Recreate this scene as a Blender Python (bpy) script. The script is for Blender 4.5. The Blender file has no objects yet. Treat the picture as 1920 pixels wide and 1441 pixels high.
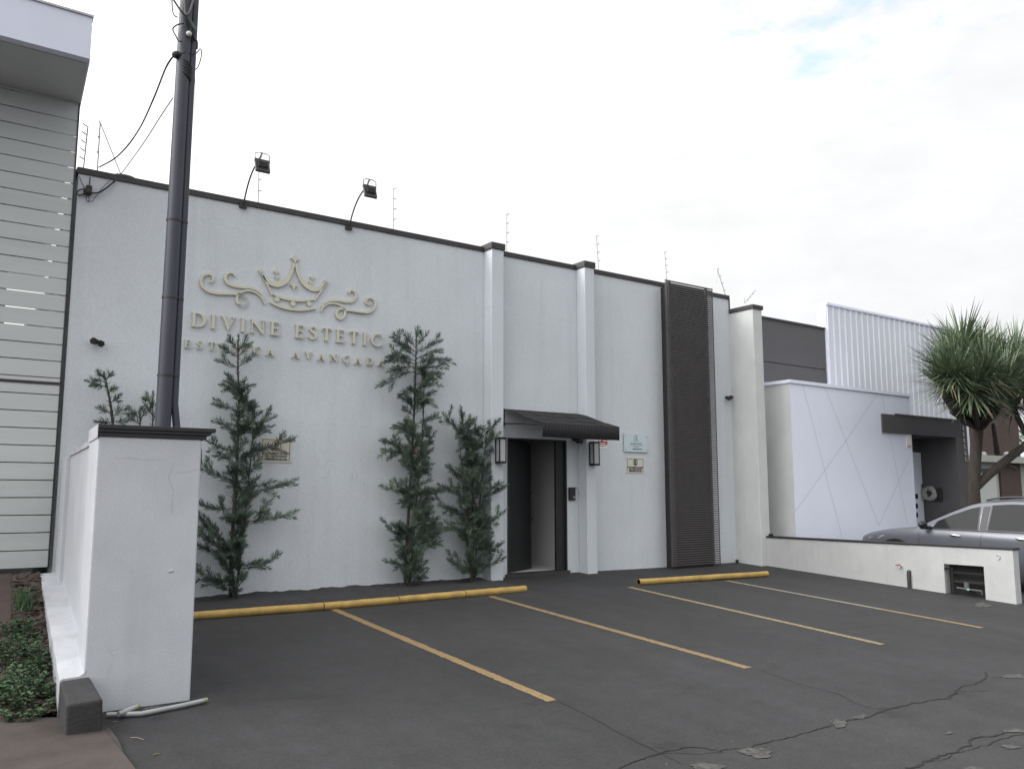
import bpy, bmesh, math, random
import numpy as np
from mathutils import Vector, Matrix
R = math.radians
SC = bpy.context.scene
COL = SC.collection
rnd = random.Random(7)

# ------------------------------------------------------------------ camera
F_PX, PITCH, AZ, ZC = 1597.53, R(7.2595), R(54.706), 1.30
cam = bpy.data.cameras.new("camera")
cam.sensor_width = 36.0
cam.lens = 36.0 * F_PX / 1920.0
cam.clip_start = 0.05
cam.clip_end = 2000
camo = bpy.data.objects.new("camera", cam)
camo.location = (0, 0, ZC)
camo.rotation_euler = (math.pi/2 + PITCH, 0, AZ - math.pi/2)
COL.objects.link(camo)
SC.camera = camo

# ------------------------------------------------------------------ sky, sun, exposure
SUN_DIR = Vector((-0.80, 0.36, 0.66)).normalized()
SUN_EL = math.asin(SUN_DIR.z)
SUN_ROT = math.atan2(SUN_DIR.x, SUN_DIR.y)
w = bpy.data.worlds.new("World"); SC.world = w; w.use_nodes = True
nt = w.node_tree; N = nt.nodes; L = nt.links
N.clear()
out = N.new('ShaderNodeOutputWorld'); bg = N.new('ShaderNodeBackground')
L.new(bg.outputs[0], out.inputs[0])
sky = N.new('ShaderNodeTexSky'); sky.sky_type = 'NISHITA'; sky.sun_disc = False
sky.sun_elevation = SUN_EL; sky.sun_rotation = SUN_ROT
tc = N.new('ShaderNodeTexCoord')
dot = N.new('ShaderNodeVectorMath'); dot.operation = 'DOT_PRODUCT'
L.new(tc.outputs['Generated'], dot.inputs[0]); dot.inputs[1].default_value = SUN_DIR
mr = N.new('ShaderNodeMapRange'); mr.inputs[1].default_value = -1; mr.inputs[2].default_value = 1
L.new(dot.outputs['Value'], mr.inputs[0])
glow = N.new('ShaderNodeValToRGB')          # overcast cloud brightness by angle from the veiled sun
cr = glow.color_ramp
cr.elements[0].position = 0.0; cr.elements[0].color = (.050, .055, .066, 1)
cr.elements[1].position = 1.0; cr.elements[1].color = (.39, .388, .384, 1)
for p, c in ((.17, (.064, .069, .080)), (.27, (.0870, .0876, .0892)), (.36, (.0895, .0899, .0910)), (.46, (.0935, .0937, .0943)), (.55, (.1040, .1040, .1045)), (.72, (.148, .1475, .146))):
    e = cr.elements.new(p); e.color = (*c, 1)
L.new(mr.outputs[0], glow.inputs[0])
# cloud texture on a flattened dome
mp = N.new('ShaderNodeMapping'); mp.inputs['Scale'].default_value = (1, 1, 2.6)
L.new(tc.outputs['Generated'], mp.inputs[0])
n1 = N.new('ShaderNodeTexNoise'); n1.inputs['Scale'].default_value = 8.5; n1.inputs['Detail'].default_value = 9; n1.inputs['Roughness'].default_value = .6
L.new(mp.outputs[0], n1.inputs['Vector'])
n1r = N.new('ShaderNodeMapRange'); n1r.inputs[1].default_value = .3; n1r.inputs[2].default_value = .7
n1r.inputs[3].default_value = .945; n1r.inputs[4].default_value = 1.05
L.new(n1.outputs['Fac'], n1r.inputs[0])
mul = N.new('ShaderNodeMixRGB'); mul.blend_type = 'MULTIPLY'; mul.inputs[0].default_value = 1
L.new(glow.outputs[0], mul.inputs[1]); L.new(n1r.outputs[0], mul.inputs[2])
scl = N.new('ShaderNodeVectorMath'); scl.operation = 'SCALE'; scl.inputs['Scale'].default_value = 10.0
L.new(mul.outputs[0], scl.inputs[0])
# thin places in the cloud deck, high on the side away from the sun
dot2 = N.new('ShaderNodeVectorMath'); dot2.operation = 'DOT_PRODUCT'
L.new(tc.outputs['Generated'], dot2.inputs[0]); dot2.inputs[1].default_value = Vector((.735, .445, .55)).normalized()
n2 = N.new('ShaderNodeTexNoise'); n2.inputs['Scale'].default_value = 13; n2.inputs['Detail'].default_value = 8; n2.inputs['Roughness'].default_value = .62
L.new(mp.outputs[0], n2.inputs['Vector'])
ad = N.new('ShaderNodeMath'); ad.operation = 'MULTIPLY_ADD'
L.new(n2.outputs['Fac'], ad.inputs[0]); ad.inputs[1].default_value = .06; L.new(dot2.outputs['Value'], ad.inputs[2])
thin = N.new('ShaderNodeMapRange'); thin.inputs[1].default_value = 1.0225; thin.inputs[2].default_value = 1.037
thin.inputs[3].default_value = 0; thin.inputs[4].default_value = .75
L.new(ad.outputs[0], thin.inputs[0])
skys = N.new('ShaderNodeVectorMath'); skys.operation = 'SCALE'; skys.inputs['Scale'].default_value = 0.42
L.new(sky.outputs[0], skys.inputs[0])
mix = N.new('ShaderNodeMixRGB'); L.new(thin.outputs[0], mix.inputs[0])
L.new(scl.outputs[0], mix.inputs[1]); L.new(skys.outputs[0], mix.inputs[2])
L.new(mix.outputs[0], bg.inputs[0]); bg.inputs[1].default_value = 1.0
WORLD_BG = bg

sun = bpy.data.lights.new("sun", 'SUN'); sun.energy = 1.5; sun.angle = R(24); sun.color = (1, .985, .965)
suno = bpy.data.objects.new("sun", sun); COL.objects.link(suno)
suno.rotation_euler = (-SUN_DIR).to_track_quat('-Z', 'Y').to_euler()
suno.location = (-10, 10, 20)

SC.view_settings.view_transform = 'Standard'; SC.view_settings.look = 'None'
SC.view_settings.gamma = 1; SC.view_settings.exposure = 0.12
SC.cycles.max_bounces = 6; SC.cycles.diffuse_bounces = 3; SC.cycles.glossy_bounces = 3
SC.cycles.use_denoising = True

# ------------------------------------------------------------------ pixel -> point on a real plane
_v = Vector((math.cos(AZ)*math.cos(PITCH), math.sin(AZ)*math.cos(PITCH), math.sin(PITCH)))
_r = Vector((math.sin(AZ), -math.cos(AZ), 0)); _u = _r.cross(_v)
CAM = Vector((0, 0, ZC))
def ray(x, y): return _v*F_PX + _r*(x-960) - _u*(y-720.5)
def atY(x, y, Y): d = ray(x, y); return CAM + d*(Y/d.y)
def atX(x, y, X): d = ray(x, y); return CAM + d*(X/d.x)
def atZ(x, y, Z): d = ray(x, y); return CAM + d*((Z-ZC)/d.z)
D = 11.556                     # the clinic's street front lies in the plane Y = D
def sstep(a, b, x):
    t = max(0, min(1, (x-a)/(b-a))); return t*t*(3-2*t)
def gz(X, Y):
    y = max(-1.0, min(Y, D+.2))
    return -.05 + .057*(y-D) - .02*sstep(9.5, 12, X)
def atG(x, y, up=0.0):
    d = ray(x, y); Z = -.2
    for _ in range(40):
        p = CAM + d*((Z-ZC)/d.z); Z = gz(p.x, p.y)+up
    return CAM + d*((Z-ZC)/d.z)

# ------------------------------------------------------------------ materials
MATS = {}
def mat(name, col, rough=.7, metal=0, var=.0, vscale=3.0, bump=0, bscale=80, fine=0, fscale=300, spec=.5, trans=0, stretch=None, col2=None, coat=0):
    if name in MATS: return MATS[name]
    m = bpy.data.materials.new(name); m.use_nodes = True
    t = m.node_tree; b = t.nodes['Principled BSDF']
    b.inputs['Roughness'].default_value = rough; b.inputs['Metallic'].default_value = metal
    b.inputs['Specular IOR Level'].default_value = spec
    if coat: b.inputs['Coat Weight'].default_value = coat; b.inputs['Coat Roughness'].default_value = .04
    if trans: b.inputs['Transmission Weight'].default_value = trans
    col = tuple(col)
    tcn = t.nodes.new('ShaderNodeTexCoord'); vec = tcn.outputs['Object']
    geo = t.nodes.new('ShaderNodeNewGeometry'); vec = geo.outputs['Position']
    if stretch:
        mpn = t.nodes.new('ShaderNodeMapping'); mpn.inputs['Scale'].default_value = stretch
        t.links.new(vec, mpn.inputs[0]); vecs = mpn.outputs[0]
    else: vecs = vec
    cur = None
    if var:
        n = t.nodes.new('ShaderNodeTexNoise'); n.inputs['Scale'].default_value = vscale; n.inputs['Detail'].default_value = 6; n.inputs['Roughness'].default_value = .6
        t.links.new(vecs, n.inputs['Vector'])
        rp = t.nodes.new('ShaderNodeValToRGB')
        c2 = col2 if col2 else tuple(c*(1-var) for c in col)
        c1 = tuple(min(1, c*(1+var)) for c in col) if not col2 else col
        rp.color_ramp.elements[0].position = .32; rp.color_ramp.elements[0].color = (*c2, 1)
        rp.color_ramp.elements[1].position = .68; rp.color_ramp.elements[1].color = (*c1, 1)
        t.links.new(n.outputs['Fac'], rp.inputs[0]); cur = rp.outputs[0]
    if fine:
        n = t.nodes.new('ShaderNodeTexNoise'); n.inputs['Scale'].default_value = fscale; n.inputs['Detail'].default_value = 2
        t.links.new(vec, n.inputs['Vector'])
        r2 = t.nodes.new('ShaderNodeMapRange'); r2.inputs[1].default_value = .3; r2.inputs[2].default_value = .7
        r2.inputs[3].default_value = 1-fine; r2.inputs[4].default_value = 1+fine
        t.links.new(n.outputs['Fac'], r2.inputs[0])
        mm = t.nodes.new('ShaderNodeMixRGB'); mm.blend_type = 'MULTIPLY'; mm.inputs[0].default_value = 1
        if cur: t.links.new(cur, mm.inputs[1])
        else: mm.inputs[1].default_value = (*col, 1)
        t.links.new(r2.outputs[0], mm.inputs[2]); cur = mm.outputs[0]
    if cur: t.links.new(cur, b.inputs['Base Color'])
    else: b.inputs['Base Color'].default_value = (*col, 1)
    if bump:
        n = t.nodes.new('ShaderNodeTexNoise'); n.inputs['Scale'].default_value = bscale; n.inputs['Detail'].default_value = 5
        t.links.new(vec, n.inputs['Vector'])
        bn = t.nodes.new('ShaderNodeBump'); bn.inputs['Strength'].default_value = bump; bn.inputs['Distance'].default_value = .01
        t.links.new(n.outputs['Fac'], bn.inputs['Height']); t.links.new(bn.outputs[0], b.inputs['Normal'])
    MATS[name] = m
    return m

M_WALL = mat('grey_stucco', (.555, .587, .620), .85, var=.04, vscale=.9, bump=.3, bscale=70, fine=.10, fscale=75)
M_PILLAR = mat('pillar_stucco', (.475, .492, .525), .85, var=.06, vscale=2.2, bump=.2, bscale=90, fine=.09, fscale=120)
M_LOW2 = mat('yard_wall_stucco', (.445, .452, .448), .88, var=.07, vscale=2.0, bump=.3, bscale=60, fine=.08, fscale=90)
M_LOW = mat('low_wall_stucco', (.545, .555, .55), .88, var=.06, vscale=2.0, bump=.35, bscale=60, fine=.05, fscale=160)
M_FASCIA = mat('fascia_paint', (.64, .675, .79), .7, var=.03, vscale=1.5)
M_WHITE = mat('white_paint', (.765, .80, .92), .7, var=.02, vscale=1.5, bump=.1, bscale=50, fine=.02)
M_LEDGE = mat('ledge_paint', (.43, .44, .47), .75, var=.16, vscale=4, bump=.2, bscale=40)
M_CAP = mat('dark_capping', (.034, .032, .032), .6, var=.2, vscale=3)
M_CAPB = mat('black_capping', (.018, .018, .020), .5, var=.2, vscale=5)
M_BROWN = mat('brown_grey_paint', (.088, .084, .089), .8, var=.05, vscale=2, bump=.15, fine=.05)
M_BROWND = mat('dark_brown_paint', (.105, .102, .105), .8, var=.06, vscale=2, bump=.15, fine=.06)
M_METAL_D = mat('dark_metal', (.022, .021, .023), .45, var=.15, vscale=6)
M_SLAT = mat('slat_metal', (.080, .073, .074), .5, var=.12, vscale=5)
M_POLE = mat('pole_paint', (.040, .043, .060), .5, var=.15, vscale=4, bump=.1, bscale=30, stretch=(1, 1, .25))
M_GOLD = mat('gold_letter', (.56, .54, .43), .5, metal=.2, var=.06, vscale=6)
M_YEL = mat('yellow_paint', (.47, .315, .085), .6, var=.16, col2=(.30, .195, .06), vscale=5, bump=.15, bscale=30, fine=.1, fscale=90)
M_TUBEIN = mat('tube_inside', (.02, .018, .015), .9)
M_BLACK = mat('black_plastic', (.012, .012, .013), .4)
M_FROST = mat('frosted_pane', (.40, .41, .42), .5)
M_AWN = mat('awning_canvas', (.013, .013, .015), .95, var=.12, vscale=4, bump=.05, bscale=60)
M_DOOR = mat('dark_door', (.009, .012, .012), .6, var=.3, vscale=5)
M_INT = mat('interior_wall', (.70, .70, .70), .8)
M_TILE = mat('interior_floor', (.68, .68, .68), .3)
M_FENCE = mat('fence_board', (.47, .495, .49), .6, var=.05, vscale=2, stretch=(.3, 1, 4), fine=.03)
M_SOFF = mat('soffit_paint', (.46, .475, .48), .8, var=.05)
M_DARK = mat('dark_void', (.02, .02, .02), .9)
M_BLOCK = mat('dark_concrete', (.030, .030, .032), .9, var=.25, vscale=6, bump=.6, bscale=40, fine=.15, fscale=120)
M_SIGN = mat('sign_plate', (.56, .545, .47), .5)
M_INK = mat('black_ink', (.015, .015, .015), .6)
M_RED = mat('red_ink', (.33, .03, .035), .6)
M_PLATE_W = mat('white_plate', (.75, .74, .70), .5)
M_GLASSP = mat('tinted_plaque', (.50, .58, .61), .3)
M_INKT = mat('teal_ink', (.08, .14, .15), .5)
M_GALV = mat('galvanised_metal', (.42, .42, .42), .45, metal=.6)
M_CABLE = mat('cable_black', (.012, .012, .012), .6)
M_CABLEG = mat('cable_grey', (.10, .10, .10), .6)
M_PVC = mat('pvc_pipe', (.30, .31, .31), .5, var=.15, vscale=8)
M_GREENP = mat('pvc_green_end', (.22, .26, .10), .6)
M_BRICK = mat('brown_brick', (.075, .052, .044), .9, var=.2, vscale=12, bump=.3)
M_CREAM = mat('cream_wall', (.36, .37, .34), .85, var=.06)
M_BARK = mat('bark', (.045, .037, .031), .95, var=.3, vscale=12, bump=.7, bscale=40, stretch=(1, 1, .2))
M_STEM = mat('plant_stem', (.055, .045, .035), .95, var=.3, vscale=20)
def leafmat(name, a, b_, scale, rough=.55, hi=None):
    m = mat(name, a, rough, var=.01, vscale=scale, col2=b_)
    return m
M_POD = leafmat('podocarpus_leaf', (.135, .185, .140), (.030, .050, .040), 7)
M_PODN = leafmat('podocarpus_new_leaf', (.18, .25, .165), (.09, .14, .095), 9)
M_YUC = leafmat('yucca_leaf', (.185, .235, .13), (.055, .09, .058), 4)
M_YUCD = leafmat('yucca_dry_leaf', (.22, .18, .11), (.12, .10, .06), 5)
M_WEED = leafmat('weed_leaf', (.065, .135, .05), (.022, .055, .025), 14)
M_HEDGE = leafmat('far_leaf', (.09, .14, .06), (.03, .055, .025), 2)
M_MULCH = mat('mulch', (.075, .055, .045), .95, var=.5, vscale=30, bump=1, bscale=60)
M_CHIP = mat('bark_chip', (.055, .040, .033), .9, var=.4, vscale=25)
M_WALK = mat('brown_pavement', (.056, .045, .040), .92, var=.28, vscale=2.6, bump=.35, bscale=40, fine=.12, fscale=140)
M_RED_PAVE = mat('red_pavement', (.070, .048, .042), .92, var=.2, vscale=5, bump=.3, fine=.12)
M_STRIPE = [mat('stripe_paint_%s' % n, c, .85, var=.3, vscale=26, fine=.25, fscale=110, bump=.2, col2=tuple(q*.62+.008 for q in c)) for n, c in
            (('amber', (.27, .182, .078)), ('ochre', (.245, .172, .084)), ('pale', (.25, .195, .112)), ('chalky', (.24, .22, .17)))]
M_PATCH = mat('bare_concrete', (.058, .057, .055), .95, var=.55, vscale=22, bump=.6, bscale=50)
M_CRACK = mat('crack_dirt', (.015, .014, .013), 1)
M_PAPER = mat('litter_paper', (.6, .6, .6), .8)
M_CORR = mat('white_sheet_metal', (.60, .62, .68), .5, var=.03, vscale=1)
M_CARPAINT = mat('car_paint_grey', (.125, .13, .152), .38, metal=.35, coat=.2)
M_CARGLASS = mat('car_glass', (.02, .021, .023), .05, spec=.05)
M_CARBLK = mat('car_black_trim', (.012, .012, .013), .4)
M_CHROME = mat('chrome', (.7, .7, .7), .15, metal=1)
M_TYRE = mat('tyre', (.015, .015, .015), .9)
M_LAMPG = mat('headlamp_glass', (.55, .57, .6), .1, metal=.4)
M_SEAL = mat('groove_grey', (.52, .53, .58), .9)

# asphalt with mottling, tyre-polished tone and speckle
def asphalt():
    m = bpy.data.materials.new('asphalt'); m.use_nodes = True
    t = m.node_tree; b = t.nodes['Principled BSDF']; b.inputs['Roughness'].default_value = .82
    b.inputs['Specular IOR Level'].default_value = .35
    geo = t.nodes.new('ShaderNodeNewGeometry'); P = geo.outputs['Position']
    def noise(sc, det, ro=.6):
        n = t.nodes.new('ShaderNodeTexNoise'); n.inputs['Scale'].default_value = sc; n.inputs['Detail'].default_value = det; n.inputs['Roughness'].default_value = ro
        t.links.new(P, n.inputs['Vector']); return n.outputs['Fac']
    def rng(s, a, b_, c, d):
        r = t.nodes.new('ShaderNodeMapRange'); r.inputs[1].default_value = a; r.inputs[2].default_value = b_
        r.inputs[3].default_value = c; r.inputs[4].default_value = d; t.links.new(s, r.inputs[0]); return r.outputs[0]
    def mulm(a, b_):
        q = t.nodes.new('ShaderNodeMath'); q.operation = 'MULTIPLY'; t.links.new(a, q.inputs[0]); t.links.new(b_, q.inputs[1]); return q.outputs[0]
    v = mulm(rng(noise(.55, 5), .3, .7, .84, 1.14), rng(noise(5, 6), .3, .7, .88, 1.12))
    mpt = t.nodes.new('ShaderNodeMapping'); mpt.inputs['Scale'].default_value = (2.6, .22, 1); t.links.new(P, mpt.inputs[0])
    nt_ = t.nodes.new('ShaderNodeTexNoise'); nt_.inputs['Scale'].default_value = 1.0; nt_.inputs['Detail'].default_value = 5; t.links.new(mpt.outputs[0], nt_.inputs['Vector'])
    v = mulm(v, rng(nt_.outputs['Fac'], .35, .65, .93, 1.07))
    v = mulm(v, rng(noise(1.7, 4, .7), .60, .72, 1.0, .72))
    v = mulm(v, rng(noise(34, 5, .75), .3, .7, .78, 1.24))
    v = mulm(v, rng(noise(75, 3, .8), .3, .7, .80, 1.22))
    v = mulm(v, rng(noise(140, 3), .25, .75, .72, 1.30))
    v = mulm(v, rng(noise(260, 1), .66, .74, 1.0, 2.0))
    c = t.nodes.new('ShaderNodeMixRGB'); c.blend_type = 'MULTIPLY'; c.inputs[0].default_value = 1
    # painted lot (bluish dark) versus bare, browner street strip beyond the broken edge
    sep = t.nodes.new('ShaderNodeSeparateXYZ'); t.links.new(P, sep.inputs[0])
    k = t.nodes.new('ShaderNodeMath'); k.operation = 'MULTIPLY_ADD'; t.links.new(noise(1.1, 5), k.inputs[0]); k.inputs[1].default_value = -.9; t.links.new(sep.outputs['Y'], k.inputs[2])
    f = rng(k.outputs[0], 3.55, 3.75, 1, 0)
    cm = t.nodes.new('ShaderNodeMixRGB'); t.links.new(f, cm.inputs[0])
    cm.inputs[1].default_value = (.0305, .0308, .0322, 1); cm.inputs[2].default_value = (.0330, .0330, .0328, 1)
    t.links.new(cm.outputs[0], c.inputs[1]); t.links.new(v, c.inputs[2]); t.links.new(c.outputs[0], b.inputs['Base Color'])
    bn = t.nodes.new('ShaderNodeBump'); bn.inputs['Strength'].default_value = .5; bn.inputs['Distance'].default_value = .006
    t.links.new(noise(120, 4), bn.inputs['Height']); t.links.new(bn.outputs[0], b.inputs['Normal'])
    return m
M_ASPH = asphalt()

# the clinic's front: stucco plus rain streaks under the capping and hairline cracks
def add_streaks(m):
    t = m.node_tree; b = t.nodes['Principled BSDF']
    src = b.inputs['Base Color'].links[0].from_socket
    geo = t.nodes.new('ShaderNodeNewGeometry')
    mp_ = t.nodes.new('ShaderNodeMapping'); mp_.inputs['Scale'].default_value = (5, 5, .22)
    t.links.new(geo.outputs['Position'], mp_.inputs[0])
    n = t.nodes.new('ShaderNodeTexNoise'); n.inputs['Scale'].default_value = 1.2; n.inputs['Detail'].default_value = 6
    t.links.new(mp_.outputs[0], n.inputs['Vector'])
    r = t.nodes.new('ShaderNodeMapRange'); r.inputs[1].default_value = .52; r.inputs[2].default_value = .78; r.inputs[3].default_value = 1; r.inputs[4].default_value = .93
    t.links.new(n.outputs['Fac'], r.inputs[0])
    mm = t.nodes.new('ShaderNodeMixRGB'); mm.blend_type = 'MULTIPLY'; mm.inputs[0].default_value = 1
    t.links.new(src, mm.inputs[1]); t.links.new(r.outputs[0], mm.inputs[2])
    # hairline cracks: thin contour of a warped noise, only in a few places
    v = t.nodes.new('ShaderNodeTexVoronoi'); v.feature = 'DISTANCE_TO_EDGE'; v.inputs['Scale'].default_value = .55
    wp = t.nodes.new('ShaderNodeTexNoise'); wp.inputs['Scale'].default_value = 2.5; wp.inputs['Detail'].default_value = 5
    t.links.new(geo.outputs['Position'], wp.inputs['Vector'])
    av = t.nodes.new('ShaderNodeVectorMath'); av.operation = 'MULTIPLY_ADD'; av.inputs[1].default_value = (.5, .5, .5)
    t.links.new(wp.outputs['Color'], av.inputs[0]); t.links.new(geo.outputs['Position'], av.inputs[2])
    t.links.new(av.outputs[0], v.inputs['Vector'])
    lt = t.nodes.new('ShaderNodeMapRange'); lt.inputs[1].default_value = 0; lt.inputs[2].default_value = .0035; lt.inputs[3].default_value = .87; lt.inputs[4].default_value = 1
    t.links.new(v.outputs['Distance'], lt.inputs[0])
    gate = t.nodes.new('ShaderNodeTexNoise'); gate.inputs['Scale'].default_value = .8; t.links.new(geo.outputs['Position'], gate.inputs['Vector'])
    gr = t.nodes.new('ShaderNodeMapRange'); gr.inputs[1].default_value = .58; gr.inputs[2].default_value = .66
    t.links.new(gate.outputs['Fac'], gr.inputs[0])
    m2 = t.nodes.new('ShaderNodeMixRGB'); m2.blend_type = 'MULTIPLY'
    t.links.new(gr.outputs[0], m2.inputs[0]); t.links.new(mm.outputs[0], m2.inputs[1]); t.links.new(lt.outputs[0], m2.inputs[2])
    last = m2.outputs[0]
    if m.name == 'grey_stucco':          # pour joints in the render, broken and faint
        sp_ = t.nodes.new('ShaderNodeSeparateXYZ'); t.links.new(geo.outputs['Position'], sp_.inputs[0])
        wn = t.nodes.new('ShaderNodeTexNoise'); wn.inputs['Scale'].default_value = 1.6; wn.inputs['Detail'].default_value = 6; t.links.new(geo.outputs['Position'], wn.inputs['Vector'])
        for zz in (2.285, .235, 4.32):
            md = t.nodes.new('ShaderNodeMath'); md.operation = 'MULTIPLY_ADD'; t.links.new(wn.outputs['Fac'], md.inputs[0]); md.inputs[1].default_value = .05; md.inputs[2].default_value = -zz-.025
            m3 = t.nodes.new('ShaderNodeMath'); m3.operation = 'ADD'; t.links.new(sp_.outputs['Z'], m3.inputs[0]); t.links.new(md.outputs[0], m3.inputs[1])
            ab = t.nodes.new('ShaderNodeMath'); ab.operation = 'ABSOLUTE'; t.links.new(m3.outputs[0], ab.inputs[0])
            rr_ = t.nodes.new('ShaderNodeMapRange'); rr_.inputs[1].default_value = .002; rr_.inputs[2].default_value = .006; rr_.inputs[3].default_value = .89; rr_.inputs[4].default_value = 1; t.links.new(ab.outputs[0], rr_.inputs[0])
            m4 = t.nodes.new('ShaderNodeMixRGB'); m4.blend_type = 'MULTIPLY'; t.links.new(last, m4.inputs[1]); t.links.new(rr_.outputs[0], m4.inputs[2])
            g3 = t.nodes.new('ShaderNodeMapRange'); g3.inputs[1].default_value = .42; g3.inputs[2].default_value = .58; t.links.new(n.outputs['Fac'], g3.inputs[0]); t.links.new(g3.outputs[0], m4.inputs[0])
            last = m4.outputs[0]
    t.links.new(last, b.inputs['Base Color'])
for m_ in (M_WALL, M_PILLAR, M_LOW, M_LOW2): add_streaks(m_)

# ------------------------------------------------------------------ mesh helpers
class MB:
    def __init__(s): s.v = []; s.f = []; s.mi = []; s.cur = 0
    def add(s, vs, fs):
        o = len(s.v); s.v += [tuple(p) for p in vs]; s.f += [tuple(i+o for i in f) for f in fs]; s.mi += [s.cur]*len(fs); return s
    def box(s, x0, x1, y0, y1, z0, z1):
        return s.hexa([(x0, y0, z0), (x1, y0, z0), (x1, y1, z0), (x0, y1, z0), (x0, y0, z1), (x1, y0, z1), (x1, y1, z1), (x0, y1, z1)])
    def hexa(s, c):
        return s.add(c, [(0, 3, 2, 1), (4, 5, 6, 7), (0, 1, 5, 4), (1, 2, 6, 5), (2, 3, 7, 6), (3, 0, 4, 7)])
    def prism(s, pts, z0, z1):          # vertical prism over a plan polygon; z0, z1 numbers or functions
        n = len(pts); g = lambda z, p: z(*p) if callable(z) else z
        vs = [(p[0], p[1], g(z0, p)) for p in pts] + [(p[0], p[1], g(z1, p)) for p in pts]
        fs = [tuple(range(n-1, -1, -1)), tuple(range(n, 2*n))] + [(i, (i+1) % n, n+(i+1) % n, n+i) for i in range(n)]
        return s.add(vs, fs)
    def tube(s, pts, r, n=8, caps=True):
        pts = [Vector(p) for p in pts]; rs = r if isinstance(r, (list, tuple)) else [r]*len(pts)
        rings = []; up = None
        for i, p in enumerate(pts):
            t = (pts[min(i+1, len(pts)-1)] - pts[max(i-1, 0)])
            t = t.normalized() if t.length > 1e-9 else Vector((0, 0, 1))
            if up is None:
                up = Vector((0, 0, 1)) if abs(t.z) < .9 else Vector((1, 0, 0))
            a = t.cross(up)
            if a.length < 1e-6: a = t.orthogonal()
            a.normalize(); b = a.cross(t).normalized(); up = b
            rings.append([p + (a*math.cos(2*math.pi*k/n) + b*math.sin(2*math.pi*k/n))*rs[i] for k in range(n)])
        vs = [q for rg in rings for q in rg]; fs = []
        for i in range(len(pts)-1):
            for k in range(n):
                fs.append((i*n+k, i*n+(k+1) % n, (i+1)*n+(k+1) % n, (i+1)*n+k))
        if caps:
            fs.append(tuple(range(n-1, -1, -1))); m = (len(pts)-1)*n; fs.append(tuple(range(m, m+n)))
        return s.add(vs, fs)
    def disc(s, c, nrm, r, th=0, n=20):
        nrm = Vector(nrm).normalized(); c = Vector(c)
        return s.tube([c, c+nrm*max(th, .001)], r, n)
    def sphere(s, c, r, nu=12, nv=8, sc=(1, 1, 1)):
        vs = []; fs = []
        for j in range(nv+1):
            th = math.pi*j/nv
            for i in range(nu):
                ph = 2*math.pi*i/nu
                vs.append((c[0]+r*sc[0]*math.sin(th)*math.cos(ph), c[1]+r*sc[1]*math.sin(th)*math.sin(ph), c[2]+r*sc[2]*math.cos(th)))
        for j in range(nv):
            for i in range(nu):
                fs.append((j*nu+i, (j+1)*nu+i, (j+1)*nu+(i+1) % nu, j*nu+(i+1) % nu))
        return s.add(vs, fs)
    def quad(s, a, b, c, d): return s.add([a, b, c, d], [(0, 1, 2, 3)])
    def build(s, name, m, parent=None, smooth=False, bevel=0, origin=None):
        if origin is None:
            if parent is not None: origin = Vector(parent['_o'])
            elif s.v:
                a = np.array(s.v); origin = Vector(((a[:, 0].min()+a[:, 0].max())/2, (a[:, 1].min()+a[:, 1].max())/2, a[:, 2].min()))
            else: origin = Vector((0, 0, 0))
        me = bpy.data.meshes.new(name)
        me.from_pydata([(p[0]-origin[0], p[1]-origin[1], p[2]-origin[2]) for p in s.v], [], s.f)
        ms = m if isinstance(m, (list, tuple)) else [m]
        for q in ms: me.materials.append(q)
        if len(ms) > 1: me.polygons.foreach_set('material_index', s.mi)
        me.validate(); me.update()
        bm = bmesh.new(); bm.from_mesh(me); bmesh.ops.recalc_face_normals(bm, faces=bm.faces); bm.to_mesh(me); bm.free()
        if smooth:
            me.polygons.foreach_set('use_smooth', [True]*len(me.polygons))
            try: me.set_sharp_from_angle(angle=R(40))
            except Exception: pass
        o = bpy.data.objects.new(name, me); COL.objects.link(o)
        o['_o'] = tuple(origin)
        if parent is not None: o.parent = parent
        else: o.location = origin
        if bevel:
            b = o.modifiers.new('bevel', 'BEVEL'); b.width = bevel; b.segments = 2; b.limit_method = 'ANGLE'; b.angle_limit = R(50)
        return o
def tag(o, label=None, cat=None, group=None, kind=None):
    if label: o['label'] = label
    if cat: o['category'] = cat
    if group: o['group'] = group
    if kind: o['kind'] = kind
    return o
def thing(name, loc, label, cat, group=None):
    o = bpy.data.objects.new(name, None); COL.objects.link(o)
    o.location = loc; o.empty_display_size = .2; o['_o'] = tuple(loc)
    return tag(o, label, cat, group)
def copy_thing(o, delta, label):
    def rec(q, par):
        c = q.copy(); COL.objects.link(c)
        if par is not None: c.parent = par
        for ch in list(q.children): rec(ch, c)
        return c
    c = rec(o, None); c.location = Vector(o.location) + Vector(delta); c['label'] = label
    c['_o'] = tuple(c.location)
    return c

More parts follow.
